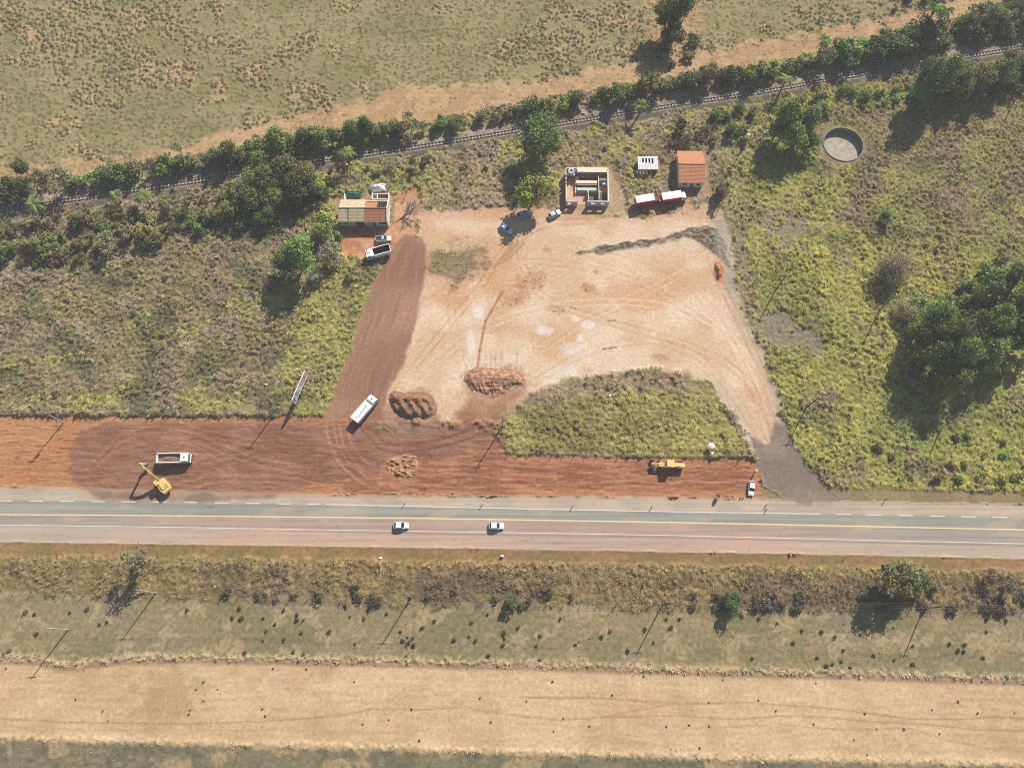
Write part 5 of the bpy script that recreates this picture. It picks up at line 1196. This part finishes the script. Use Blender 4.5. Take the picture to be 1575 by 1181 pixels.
def trunk_mesh(name, seed, h, r, tips, m='bark'):
    rnd = random.Random(seed); mb = MB(); fork = h*rnd.uniform(.35, .55)
    bend = (rnd.uniform(-.1, .1)*h, rnd.uniform(-.1, .1)*h)
    top = Vector((bend[0], bend[1], fork)); mb.tube([(0, 0, -.2), (bend[0]*.3, bend[1]*.3, fork*.5), top], [r*1.25, r, r*.85], 7)
    for q in tips[:9]:
        q = Vector(q); mid_ = top.lerp(q, .5)+Vector((rnd.uniform(-.2, .2), rnd.uniform(-.2, .2), .15))
        mb.tube([top-Vector((0, 0, .1)), mid_, q], [r*.6, r*.36, r*.12], 5)
    o = mb.build(name, M[m]); me = o.data; bpy.data.objects.remove(o); return me
LK = 1.85
dkg, mdg, brg, olv, gry, yel = (alb(c, LK) for c in ((74, 86, 46), (96, 114, 56), (112, 146, 62), (118, 116, 64), (112, 112, 84), (142, 146, 62)))
PROTO = {}
def proto(key, *a, trunk=(1.6, .14), bark='bark'):
    me, tips = crown_mesh('crown', *a); PROTO[key] = (me, trunk_mesh('trunk', a[0], trunk[0]*2, trunk[1], [tuple(t) for t in tips], bark))
for i in range(4): proto('bush%d' % i, 100+i, 2.3, 2.2, 1.7, 1.9, 10, 1000, .42, *[(dkg, mdg), (mdg, olv), (dkg, olv), (mdg, brg)][i], trunk=(.8, .10))
for i in range(3): proto('hedge%d' % i, 110+i, 2.5, 2.4, 2.2, 2.4, 11, 1300, .42, *[(dkg, mdg), (dkg, brg), (mdg, olv)][i], trunk=(1.0, .12))
for i in range(4): proto('tree%d' % i, 120+i, 3.7, 3.4, 2.9, 5.2, 22, 3600, .42, *[(dkg, mdg), (dkg, brg), (dkg, olv), (mdg, yel)][i], trunk=(2.6, .22))
proto('round', 131, 4.4, 4.3, 3.6, 5.6, 26, 6500, .42, dkg, mdg, trunk=(2.6, .28))
proto('bright', 132, 4.6, 3.4, 2.6, 5.4, 20, 3600, .50, brg, yel, trunk=(2.4, .25))
for i in range(2): proto('dome%d' % i, 134+i, 4.6, 4.4, 3.0, 4.4, 34, 8500, .26, alb((116, 120, 80), LK), alb((146, 142, 100), LK), .35, trunk=(2.0, .2))
for i in range(2): proto('airy%d' % i, 138+i, 2.4, 2.2, 2.6, 4.2, 12, 800, .36, olv, gry, trunk=(2.2, .12))
for i in range(3): proto('shrub%d' % i, 142+i, .75, .7, .5, .45, 7, 240, .24, *[(dkg, alb((62, 64, 44), LK)), (dkg, mdg), (alb((82, 76, 52), LK), dkg)][i], trunk=(.2, .04))
for i in range(2): proto('weed%d' % i, 147+i, 1.5, 1.4, .9, .9, 9, 480, .36, *[(yel, brg), (olv, yel)][i], trunk=(.4, .06))
proto('pale', 176, 3.0, 2.8, 2.3, 3.6, 18, 2600, .28, alb((120, 126, 96), LK), alb((156, 158, 130), LK), trunk=(2.0, .14))
for i in range(3): proto('scrub%d' % i, 180+i, 1.9, 1.4, .75, .7, 9, 620, .30, alb((76, 74, 50), LK), *[(alb((108, 94, 64), LK),), (alb((96, 98, 58), LK),), (alb((84, 80, 56), LK),)][i], trunk=(.35, .06))
def cup_mesh(name, seed, n, L_, h, c1, c2, width=.5):
    """palm head: arching fronds with ragged leaflets"""
    g = np.random.default_rng(seed); V = []; F = []; CC = []
    for k in range(n):
        a = 2*math.pi*k/n+g.uniform(-.25, .25); el = g.uniform(.15, 1.15); l = L_*g.uniform(.8, 1.1); c = np.asarray(c1)+(np.asarray(c2)-np.asarray(c1))*g.random(); c = c*g.uniform(.8, 1.2)
        d = np.array([math.cos(a), math.sin(a), 0]); sd2 = np.array([-math.sin(a), math.cos(a), 0]); N_ = 9; prev = None
        for i in range(N_+1):
            t = i/N_; q = d*l*(t*math.cos(el*.6)+.0)+np.array([0, 0, h+l*(math.sin(el)*t-.85*t*t)])
            if i:
                dirr = q-prev
                for s in (-1, 1):
                    w_ = width*math.sin(math.pi*min(1, t*.85+.12))*g.uniform(.75, 1.15); b = len(V)
                    tip = (prev+q)/2+sd2*s*w_+dirr*.5-np.array([0, 0, w_*.45]); V += [prev, q, tip]; F.append((b, b+1, b+2)); CC += [c*g.uniform(.8, 1.2)]*3
            prev = q
    return np_mesh(name, np.array(V), np.array(F), np.clip(np.array(CC), .003, .8), M['frond'])
def ptrunk(name, seed, h, r):
    rnd = random.Random(seed); bx, by = rnd.uniform(-.4, .4), rnd.uniform(-.4, .4)
    o = MB().tube([(0, 0, -.2), (bx*.3, by*.3, h*.4), (bx*.2, by*.2, h*.75), (0, 0, h+.1)], [r*1.3, r, r*.9, r*.8], 8).build(name, M['bark']); me = o.data; bpy.data.objects.remove(o); return me
for i in range(3): PROTO['palm%d' % i] = (cup_mesh('crown', 150+i, 18, 2.7, 5.6, alb((80, 100, 40), LK), alb((108, 126, 52), LK), .55), ptrunk('trunk', 150+i, 5.6, .16))
def bare_mesh(name, seed, h, depth=4, spread=.75, m='drybark', r0=.13, lean=(0, 0, 1)):
    rnd = random.Random(seed); mb = MB()
    def grow(p, d, l, r, k):
        q = p+d*l; mid_ = p.lerp(q, .5)+Vector((rnd.uniform(-.08, .08), rnd.uniform(-.08, .08), 0))*l
        mb.tube([p, mid_, q], [r, r*.8, r*.6], 4)
        if k == 0: return
        for _ in range(rnd.choice((3, 4)) if k > 1 else 4):
            nd = (d+Vector((rnd.uniform(-1, 1), rnd.uniform(-1, 1), rnd.uniform(-.25, .6)))*spread).normalized()
            grow(p.lerp(q, rnd.uniform(.55, 1.0)), nd, l*rnd.uniform(.55, .8), r*.55, k-1)
    grow(Vector((0, 0, -.1)), Vector(lean).normalized(), h*.36, r0, depth)
    o = mb.build(name, M[m]); me = o.data; bpy.data.objects.remove(o); return me
BARE = [bare_mesh('branches', 160+i, 5.0, 4) for i in range(3)]+[bare_mesh('branches', 170, 5.5, 4, .55, r0=.16, lean=(.85, .5, .25))]

TR_N = 0
def plant(key, loc, s, label, cat, name, group=None, sz=None, rz=None):
    global TR_N; TR_N += 1
    t = thing(name, label, cat, loc, random.uniform(0, 6.28) if rz is None else rz, group)
    t.scale = (s*random.uniform(.92, 1.08), s*random.uniform(.92, 1.08), s*(sz or random.uniform(.9, 1.12)))
    cm, tm = PROTO[key]; link_mesh('crown', cm, t); link_mesh('trunk', tm, t); return t
def small(key, loc, s, label, cat, name, group):
    o = link_mesh(name, PROTO[key][0]); o.location = loc; o.scale = (s, s*random.uniform(.85, 1.15), s*random.uniform(.85, 1.2)); o.rotation_euler = (0, 0, random.uniform(0, 6.28))
    return tag(o, label, cat, group)
def gp(px, py, z=0.0):
    p = G(px, py, z); return (p.x, p.y, zat(p.x, p.y)*.4)
def pxx(x, y):   # photograph column of a ground place, for naming which stretch a bush stands in
    Yc = y*math.cos(TILT)+(-CAM_H)*math.sin(TILT)*0; d = CAM_H*math.cos(TILT)+y*math.sin(TILT); return PW/2+FPX*x/d
random.seed(21)
# hedge north of the railway
def seg_label(c):
    for lim, s in ((150, 'at the far left beside the isolated round tree'), (330, 'opposite the row of small palms'), (520, 'behind the tall bushes above the west house'), (680, 'where the palm leans over the track'), (860, 'behind the big round tree'), (1010, 'above the roofless ruin'), (1180, 'below the tree-lined pasture lane'), (1330, 'behind the round sunken tank'), (1460, 'around the twin palms')):
        if c < lim: return s
    return 'at the far right edge'
x = -172.0
while x < 178:
    d0, d1 = float(rail_y(np.array(x)))+4.0, float(path_s(np.array(x)))-2.9
    rows = max(1, int(round((d1-d0)/3.6)))
    for r_ in range(rows):
        if random.random() < .03: continue
        xx = x+random.uniform(-1.1, 1.1); yy = d0+(d1-d0)*((r_+.5)/rows)+random.uniform(-.8, .8) if rows > 1 else (d0+d1)/2+random.uniform(-.5, .5)
        c = pxx(xx, yy); big = 1.25 if c > 1280 else 1.0; gap = .62 if 640 < c < 800 else 1.0
        s = random.choice((random.uniform(.75, 1.05), random.uniform(.95, 1.35), random.uniform(1.1, 1.55)))*big*gap*(1.12 if c < 560 else 1); key = random.choice(['hedge0', 'hedge1', 'hedge2', 'hedge0', 'bush0', 'bush2', 'bush3', 'airy0', 'tree2']) if c > 250 else random.choice(['hedge0', 'hedge2', 'bush0', 'airy1', 'hedge1'])
        s *= {'airy0': .9, 'airy1': .9, 'tree2': .62}.get(key, 1)
        plant(key, (xx, yy, 0), s, 'dark hedge bush north of the railway, '+seg_label(c), 'bush', 'bush', 'hedge bushes north of the railway, '+seg_label(c))
    x += 3.0 if x < -20 else 3.5
# bushes south of the railway, west end
Wp = ground_poly([(-40, 356), (60, 344), (200, 322), (330, 300), (400, 284), (470, 274), (515, 298), (500, 322), (460, 345), (430, 360), (370, 352), (300, 362), (240, 376), (150, 402), (60, 416), (-40, 424)])
pts_ = []; tries = 0
while tries < 6000 and len(pts_) < 84:
    tries += 1; q = np.array([random.uniform(Wp[:, 0].min(), Wp[:, 0].max()), random.uniform(Wp[:, 1].min(), Wp[:, 1].max())])
    if sdist(Wp, np.array([q[0]]), np.array([q[1]]))[0] > 0 and all(np.hypot(*(q-p)) > 2.7 for p in pts_): pts_.append(q)
for q in pts_:
    c = pxx(*q); wh = 'far left below the railway' if c < 170 else 'below the small palms' if c < 330 else 'uphill of the west house'
    kk = random.choice(['bush0', 'bush1', 'bush2', 'bush3', 'hedge2', 'tree2', 'pale', 'airy0', 'scrub1', 'scrub1'] if c > 250 else ['bush0', 'bush1', 'bush2', 'hedge2', 'scrub1', 'scrub0', 'weed1', 'airy0'])
    plant(kk, (q[0], q[1], 0), random.uniform(.6, 1.3)*(1.5 if kk[:5] in ('scrub', 'weed1') else 1), 'olive thicket bush south of the railway, '+wh, 'bush', 'bush', 'thicket bushes south of the railway, '+wh)
# bushes south of the railway, east end
for poly, n_, wh, kk, sc in (([(1020, 185), (1160, 165), (1180, 200), (1160, 222), (1100, 228), (1030, 225)], 14, 'above the orange-roofed house', ['bush0', 'bush2', 'hedge0'], .85),
                         ([(1195, 165), (1290, 145), (1420, 125), (1450, 135), (1400, 160), (1290, 180), (1200, 195)], 16, 'between the railway and the sunken tank', ['bush3', 'hedge1', 'bush1'], .85),
                         ([(1440, 118), (1600, 92), (1620, 130), (1520, 152), (1440, 160)], 15, 'below the railway at the right edge', ['hedge0', 'hedge1', 'tree2'], 1.0),
                         ([(505, 262), (600, 246), (660, 240), (650, 272), (600, 280), (540, 282), (505, 285)], 9, 'behind the west house yard', ['bush1', 'bush2'], .6)):
    Pg = ground_poly(poly); pl = []; tries = 0
    while tries < 4000 and len(pl) < n_:
        tries += 1; q = np.array([random.uniform(Pg[:, 0].min(), Pg[:, 0].max()), random.uniform(Pg[:, 1].min(), Pg[:, 1].max())])
        if sdist(Pg, np.array([q[0]]), np.array([q[1]]))[0] > 0 and all(np.hypot(*(q-p)) > 2.9 for p in pl): pl.append(q)
    for q in pl: plant(random.choice(kk), (q[0], q[1], 0), sc*random.uniform(.75, 1.15), 'green bush south of the railway, '+wh, 'bush', 'bush', 'bushes south of the railway, '+wh)
# single trees, by crown place and crown height
def tree(key, px, py, zc, s, label, cat='tree', name='tree', sz=None, group=None):
    base = {'tree': 5.2, 'roun': 5.6, 'pale': 3.6, 'weed': 0.9, 'brig': 5.4, 'dome': 4.4, 'airy': 4.2, 'bush': 1.9, 'hedg': 2.4, 'palm': 5.9}[key[:4]]
    p = G(px, py, zc); return plant(key, (p.x, p.y, zat(p.x, p.y)*.3), s, label, cat, name, group, sz=zc/base if key[:4] != 'palm' else zc/base)
tree('round', 833, 216, 5.8, 1.4, 'big dark ball-crowned tree beside the railway with long round shadow')
tree('bright', 818, 298, 5.8, 1.15, 'bright green tree shading the blue cars')
tree('bush3', 795, 304, 1.8, .8, 'small bush hugging the bright green tree on its left', 'bush', 'bush')
tree('tree1', 464, 392, 6.2, 1.45, 'bright green tree casting a wide shadow in the western grass')
tree('tree1', 438, 402, 5.2, 1.25, 'lower green tree left of the wide-shadowed one in western grass')
tree('tree3', 500, 348, 4.2, 1.2, 'leafy tree touching the left corner of the west house')
tree('bush3', 520, 362, 2.4, .75, 'green bush between the west house and the red yard soil', 'bush', 'bush')
tree('bush3', 535, 425, 1.9, .7, 'green bush beside the top of the brown dirt track', 'bush', 'bush')
tree('pale', 506, 392, 4.2, 1.25, 'grey half-leafless tree below the west house')
tree('pale', 484, 420, 3.6, .9, 'thin grey tree at the lower edge of the wide shadow')
tree('tree1', 425, 222, 6.5, 1.15, 'tall bright tree overhanging the railway above the west house')
tree('tree2', 440, 258, 5.0, 1.1, 'olive tree south of the railway, uphill of the west house')
for px, py, k, s_, zc in ((402, 246, 'tree1', 1.05, 5.5), (456, 296, 'tree2', 1.0, 5.0), (424, 302, 'tree3', .95, 4.6), (384, 306, 'tree0', 1.0, 5.0), (472, 262, 'tree2', .9, 5.0), (410, 328, 'tree0', .9, 4.2)):
    tree(k, px, py, zc, s_, 'tall mixed green tree in the thicket uphill of the west house', group='tall trees in the thicket uphill of the west house')
tree('tree3', 485, 285, 4.2, .85, 'yellowish tree just left of the west house yard')
tree('tree1', 540, 195, 6.0, .85, 'tall green tree standing out of the hedge, left of a pair')
tree('tree1', 558, 188, 6.5, .8, 'tall green tree standing out of the hedge, right of a pair')
tree('tree0', 466, 216, 5.0, .7, 'dark upright tree in the hedge between two brighter ones')
tree('bush3', 678, 186, 2.8, 1.0, 'bright rounded bush in the gap of the hedge, left of its dark neighbour', 'bush', 'bush')
tree('tree0', 698, 190, 4.0, .7, 'dark round tree in the gap of the hedge')
tree('tree0', 950, 140, 5.0, .9, 'dark tree in the hedge left of the pasture lane')
tree('tree0', 30, 255, 4.6, .85, 'isolated round tree on the pasture edge at the far left')
tree('airy0', 270, 222, 4.6, .8, 'thin tree sticking out above the hedge into the sandy path')
tree('tree0', 1028, 26, 7.0, 1.25, 'tall dark tree at the top of the pasture lane, left half of its crown pair')
tree('tree1', 1049, 14, 8.5, 1.35, 'tallest tree at the top edge of the pasture lane')
tree('tree2', 1034, 54, 5.5, 1.15, 'brownish tree at the foot of the tall lane trees')
tree('hedge0', 1066, 58, 2.0, .9, 'low bush right of the tall lane trees', 'bush', 'bush')
tree('tree0', 1022, 74, 4.5, .9, 'dark tree at the lower end of the lane tree row')
tree('bush2', 1058, 84, 1.6, .95, 'low dark bush at the lower end of the pasture lane', 'bush', 'bush')
tree('bush2', 1035, 98, 1.2, .6, 'grey scrubby bush at the lower end of the lane', 'bush', 'bush')
for i, (px, py, zc, s, k) in enumerate(((1215, 185, 7.5, 1.05, 'tree1'), (1240, 190, 7.0, 1.0, 'tree1'), (1225, 212, 6.0, 1.0, 'tree1'), (1248, 215, 5.0, .8, 'tree1'), (1195, 200, 5.5, .85, 'tree0'))):
    tree(k, px, py, zc, s*1.15, 'tall bright green tree in the clump left of the sunken tank', group='tree clump left of the sunken tank')
for px, py, zc, s, k in ((1430, 124, 8.8, 1.25, 'tree0'), (1452, 118, 9.0, 1.25, 'tree1'), (1480, 128, 7.5, 1.0, 'tree0'), (1515, 122, 7.0, 1.0, 'tree2'), (1545, 112, 7.0, 1.0, 'tree0'), (1422, 138, 8, .9, 'tree1')):
    tree(k, px, py, zc, s, 'tall tree in the row right of the sunken tank casting the long slanting shadow', group='tall tree row right of the sunken tank')
for px, py, s in ((1425, 150, 1.1), (1450, 146, 1.2), (1478, 148, 1.1), (1500, 142, 1.2), (1530, 138, 1.1), (1555, 132, 1.1), (1405, 160, .9)):
    tree('hedge0', px, py, 2.4, s, 'bush under the tall tree row right of the sunken tank', 'bush', 'bush', group='bushes under the tall tree row')
tree('dome0', 1380, 412, 4.6, 1.1, 'large feathery dome tree in the eastern grass')
tree('dome1', 1400, 476, 3.8, .85, 'smaller feathery dome tree below the large one')
tree('dome1', 1350, 352, 1.8, .5, 'small feathery bush above the large dome tree', 'bush', 'bush')
tree('tree0', 1365, 330, 4.0, .7, 'bluish bushy tree in the long slanting shadow below the sunken tank')
for px, py, zc, s, k in ((1432, 490, 8.0, 1.0, 'tree1'), (1455, 515, 9.0, 1.05, 'tree0'), (1480, 545, 8.5, 1.0, 'tree1'), (1440, 548, 8.0, .95, 'tree0'), (1495, 505, 8.0, 1.0, 'tree0'), (1470, 582, 7.0, .9, 'tree1'), (1425, 520, 7.5, .85, 'tree2')):
    tree(k, px, py, zc, s*1.25, 'tall green tree in the wood below the feathery dome trees', group='wood below the dome trees')
for px, py, zc, s, k in ((1515, 462, 8.0, 1.0, 'tree0'), (1540, 436, 8.5, 1.1, 'tree0'), (1562, 470, 8.0, 1.1, 'tree1'), (1530, 500, 8.5, 1.0, 'tree3'), (1560, 520, 7.5, 1.0, 'tree0'), (1520, 540, 7.5, .95, 'tree1'), (1590, 440, 8.0, 1.1, 'tree0')):
    tree(k, px, py, zc, s*1.25, 'tall dark tree in the wood at the right edge of the eastern grass', group='wood at the right edge')
tree('airy1', 208, 862, 6.0, 1.25, 'thin tree on the southern bank casting a long dark shadow')
tree('airy0', 215, 850, 4.5, .7, 'wispy grey tree behind the thin shadowed one')
tree('tree2', 1380, 886, 5.6, 1.3, 'big rounded olive tree south of the highway')
tree('tree0', 1410, 895, 4.6, .9, 'dark tree joined to the right of the big rounded olive one')
tree('tree0', 1128, 928, 4.0, .75, 'dark tree on the southern fence line with long slanting shadow')
tree('hedge0', 785, 925, 2.6, .75, 'dark pointed bush on the southern fence line between two poles', 'bush', 'bush')
tree('airy0', 1530, 885, 4.4, .85, 'dark thin tree on the bank near the lower right edge')
tree('airy1', 1557, 900, 4.0, .8, 'scrubby thin tree at the lower right edge')
tree('airy1', 1443, 900, 3.0, .6, 'thin weedy tree right of the big rounded olive one')
tree('bush2', 1110, 290, 2.6, 1.0, 'grey green bush beside the orange-roofed house', 'bush', 'bush')
tree('airy1', 1112, 296, 4.0, .9, 'thorny grey tree right of the orange-roofed house')
for px, py, s, lab in ((985, 163, .8, 'single palm leaning over the railway above the ruin'), (1207, 127, .95, 'bright palm at the railway left of the tall clump'), (1268, 64, .85, 'dark palm standing clear of the hedge on the sandy path'), (1432, 25, 1.0, 'left one of twin tall palms above the hedge'), (1448, 28, 1.0, 'right one of twin tall palms above the hedge'), (533, 241, 1.0, 'palm beside the track above the west house'), (383, 262, .75, 'small palm where the track dives into trees'), (55, 318, .9, 'palm on the near side of the track at the far left'), (176, 298, .7, 'left one of three small palms beside the track'), (222, 303, .85, 'middle one of three small palms beside the track'), (250, 306, .7, 'right one of three small palms beside the track')):
    h = {64: 6.5, 25: 9.0, 28: 8.6}.get(py, 5.0); tree('palm%d' % (px % 3), px, py, h, s*1.4, lab, 'palm', 'palm_tree')
for px, py, k, s_, zc in ((1412, 470, 'bush3', 1.3, 2.5), (1404, 510, 'hedge1', 1.1, 2.6), (1418, 555, 'weed0', 1.6, 1.6), (1448, 585, 'bush3', 1.3, 2.4), (1490, 470, 'tree3', 1.0, 5.0), (1500, 570, 'bush3', 1.4, 2.6), (1512, 420, 'hedge1', 1.2, 2.8), (1490, 440, 'bush3', 1.2, 2.2), (1545, 555, 'tree3', .9, 4.5), (1568, 555, 'hedge1', 1.2, 3), (1470, 495, 'tree3', .9, 6.5), (1525, 520, 'bright', .7, 6), (1455, 465, 'airy0', 1.2, 4.5), (1535, 400, 'airy1', 1.2, 4.2), (1418, 590, 'airy0', 1.0, 4.0)):
    tree(k, px, py, zc, s_, 'pale leafy bush fringing the dark woods in the eastern grass', 'bush', 'bush', group='pale fringe of the eastern woods')
# leafless trees
def bare(i, px, py, s, label, rz=0.0, sz=1.0):
    p = G(px, py); t = thing('bare_tree', label, 'bare tree', (p.x, p.y, zat(p.x, p.y)*.3), rz); t.scale = (s, s, s*sz); link_mesh('branches', BARE[i], t); return t
bare(0, 638, 262, 1.1, 'leafless grey tree behind the west house, left of two'); bare(1, 655, 256, 1.2, 'leafless grey tree beside the railway, right of two'); bare(2, 505, 405, 1.1, 'leafless grey tree over the red soil near the silver pickup')
bare(1, 1113, 308, 1.0, 'leafless thorn tree at the yard corner by the orange-roofed house'); bare(2, 1242, 57, .75, 'leafless small tree on the pasture edge, upper right')
bare(3, 607, 343, 2.1, 'fallen dead tree with dry twigs lying between west house and yard', 0.1, .8); bare(0, 625, 300, .7, 'leafless tree standing over the path to the west house')
bare(1, 1165, 185, 1.1, 'leafless dark tree over the pale blue sheet')
# small dark shrubs of the grazed strip and the sand field
SL = [(120,460),(160,468),(325,460),(405,445),(460,515),(495,505),(170,560),(45,640),(20,655),(865,450),(1075,485),(1105,440),(1110,490),(1122,486),(1215,487),(1310,450),(1370,470),(1370,495),(1400,495),(1270,515),(1230,545),(1390,555),(1310,585),(1215,590),(1520,550),(1130,645),(1355,640),(1400,655),(1375,690),(30,718),(940,782),(905,815),(1005,815),(940,868),(1260,720),(1415,720),(880,910),(872,930),(1212,905),(1225,937),(350,862),(475,915),(500,960)]
SM = [(20,435),(40,480),(125,450),(210,465),(105,490),(375,530),(430,500),(275,550),(285,590),(305,575),(330,578),(335,612),(310,600),(520,585),(590,570),(620,590),(600,508),(675,470),(750,555),(755,580),(745,610),(815,532),(915,568),(900,615),(915,680),(680,660),(480,675),(1200,572),(1240,547),(1320,640),(1400,540),(1440,600),(1520,530),(1500,490),(1560,490),(1335,705),(300,665),(65,605),(1080,610),(1010,490),(975,778),(855,870),(640,855),(325,907),(1025,948),(690,965),(220,955),(1145,985),(1500,988),(1250,842),(60,780),(980,1010),(1395,755),(100,975),(360,1050)]
SR = [(435,510),(550,545),(510,600),(640,550),(700,575),(820,565),(740,635),(620,670),(730,685),(660,708),(320,672),(690,700),(770,715),(1060,615),(1060,700),(1230,605),(1300,610),(1268,637),(1295,640),(1385,670),(1400,550),(1490,500),(1400,490),(975,680),(880,660),(350,490),(185,772),(615,787),(350,865),(120,875),(840,927),(430,915),(1150,910),(1360,925),(1270,872),(1530,925),(30,980),(122,985),(790,1048),(78,1085),(895,998),(1020,998),(605,975),(1185,1020),(850,1118),(1380,780)]
for off, lst, wh in ((0, SL, 'left third'), (525, SM, 'middle third'), (1050, SR, 'right third')):
    for u_, v_ in lst:
        px, py = off+u_/3, 788+v_/3; p = G(px, py); sand = p.y < float(bund(np.array(p.x)))
        if sand: small(random.choice(['shrub0', 'shrub2']), (p.x, p.y, 0), random.uniform(.24, .4), 'tiny dark plant on the bare sand field, '+wh, 'plant', 'low_plant', 'tiny plants on the sand field, '+wh)
        else: small(random.choice(['shrub0', 'shrub2', 'shrub2']), (p.x, p.y, 0), random.uniform(.45, .8), 'small dark shrub on the grazed strip, '+wh, 'shrub', 'shrub', 'small shrubs on the grazed strip, '+wh)
# low bushes along the southern fence
for i in range(62):
    px = (random.choice((540, 690, 800, 905, 1075, 1130, 1190, 1240, 1330, 1450, 1545))+random.gauss(0, 24) if random.random() < .75 else random.uniform(480, 1575)) if i > 6 else random.uniform(330, 480)
    p = G(px, 900); y = float(band_s(np.array(p.x)))+random.uniform(-.4, 3.2)**1.0
    wh = 'west of the dark pointed bush' if px < 785 else 'between the dark pointed bush and the slanting shadow' if px < 1110 else 'near the big rounded olive tree'
    plant(random.choice(['scrub0', 'scrub1', 'scrub2']), (p.x, y, 0), random.uniform(.5, 1.15), 'low dark bush along the southern fence, '+wh, 'bush', 'low_bush', 'low bushes along the southern fence, '+wh)
# single shrubs and weeds in the grass
for px, py, s, k, lab, grp in [(x_, y_, s_, 'weed0' if i % 2 else 'weed1', 'leafy yellow green weed in the grass at the lower right', 'weeds at the lower right') for i, (x_, y_, s_) in enumerate(((1425, 668, .9), (1468, 672, 1.0), (1486, 672, .9), (1543, 682, .8), (1463, 716, .9), (1480, 713, .9), (1511, 702, .7), (1540, 702, .9), (1350, 690, 1.0), (1372, 700, .9), (1440, 735, 1.1), (1475, 738, 1.1), (1505, 735, 1.1), (1535, 740, 1.1), (1560, 735, 1.0)))]+\
        [(x_, y_, s_, 'scrub2', 'dark low bush above the feathery dome trees', 'dark bushes above the dome trees') for x_, y_, s_ in ((1422, 380, .6), (1438, 388, .55), (1352, 384, .55), (1326, 399, .4), (1326, 416, .4), (1470, 385, .5), (1488, 394, .45))]+\
        [(x_, y_, s_, 'scrub1', 'dark low bush in the weeds of the grassy island', 'dark bushes on the island') for x_, y_, s_ in ((935, 598, .45), (985, 598, .5), (1010, 585, .45), (900, 592, .4), (1040, 590, .4))]+\
        [(x_, y_, s_*.8, 'scrub1', 'leafy weed between the railway and the dirt yard', 'weeds above the yard') for x_, y_, s_ in ((712, 262, .9), (745, 262, 1.0), (760, 268, .7), (725, 285, .7), (700, 292, .6), (880, 225, .7), (930, 230, .7), (965, 232, .8), (680, 270, .7), (738, 240, .6))]+\
        [(x_, y_, s_, 'scrub1', 'grey green bush scattered in the western grass', 'bushes in the western grass') for x_, y_, s_ in ((105, 465, .55), (205, 485, .6), (215, 498, .5), (360, 500, .55), (245, 600, .6), (85, 610, .6), (120, 612, .5), (30, 480, .6), (160, 420, .6), (255, 430, .6), (375, 560, .5), (60, 430, .7), (330, 410, .6))]:
    p = G(px, py); plant(k, (p.x, p.y, zat(p.x, p.y)*.3), s, lab, 'bush', 'low_bush', grp)
# dark scrub in the upper field corner
for px, py, s in ((1395, 2, .8), (1420, 4, .8), (1440, 6, .8), (1545, 3, .8), (1560, 0, .8), (1375, 18, .5)):
    p = G(px, py); plant('bush2', (p.x, p.y, 0), s, 'dark scrubby bush on the pasture at the top right', 'bush', 'low_bush', 'scrub at the top right')

# ------------------------------------------------------------------ thin even haze volume, added to lift the darkest tones
hz = MB().box((0, 90, 103), (5300, 5300, 213)).build('haze', M['white']); hz.data.materials.clear()
m_ = bpy.data.materials.new('tone_lift_haze'); m_.use_nodes = True; t_ = m_.node_tree; t_.nodes.remove(t_.nodes['Principled BSDF'])
pv = t_.nodes.new('ShaderNodeVolumePrincipled'); pv.inputs['Density'].default_value = 0.00026; pv.inputs['Color'].default_value = (.93, .95, .97, 1)
t_.links.new(pv.outputs[0], t_.nodes['Material Output'].inputs['Volume']); hz.data.materials.append(m_)
tag(hz, kind='stuff'); hz.display_type = 'WIRE'
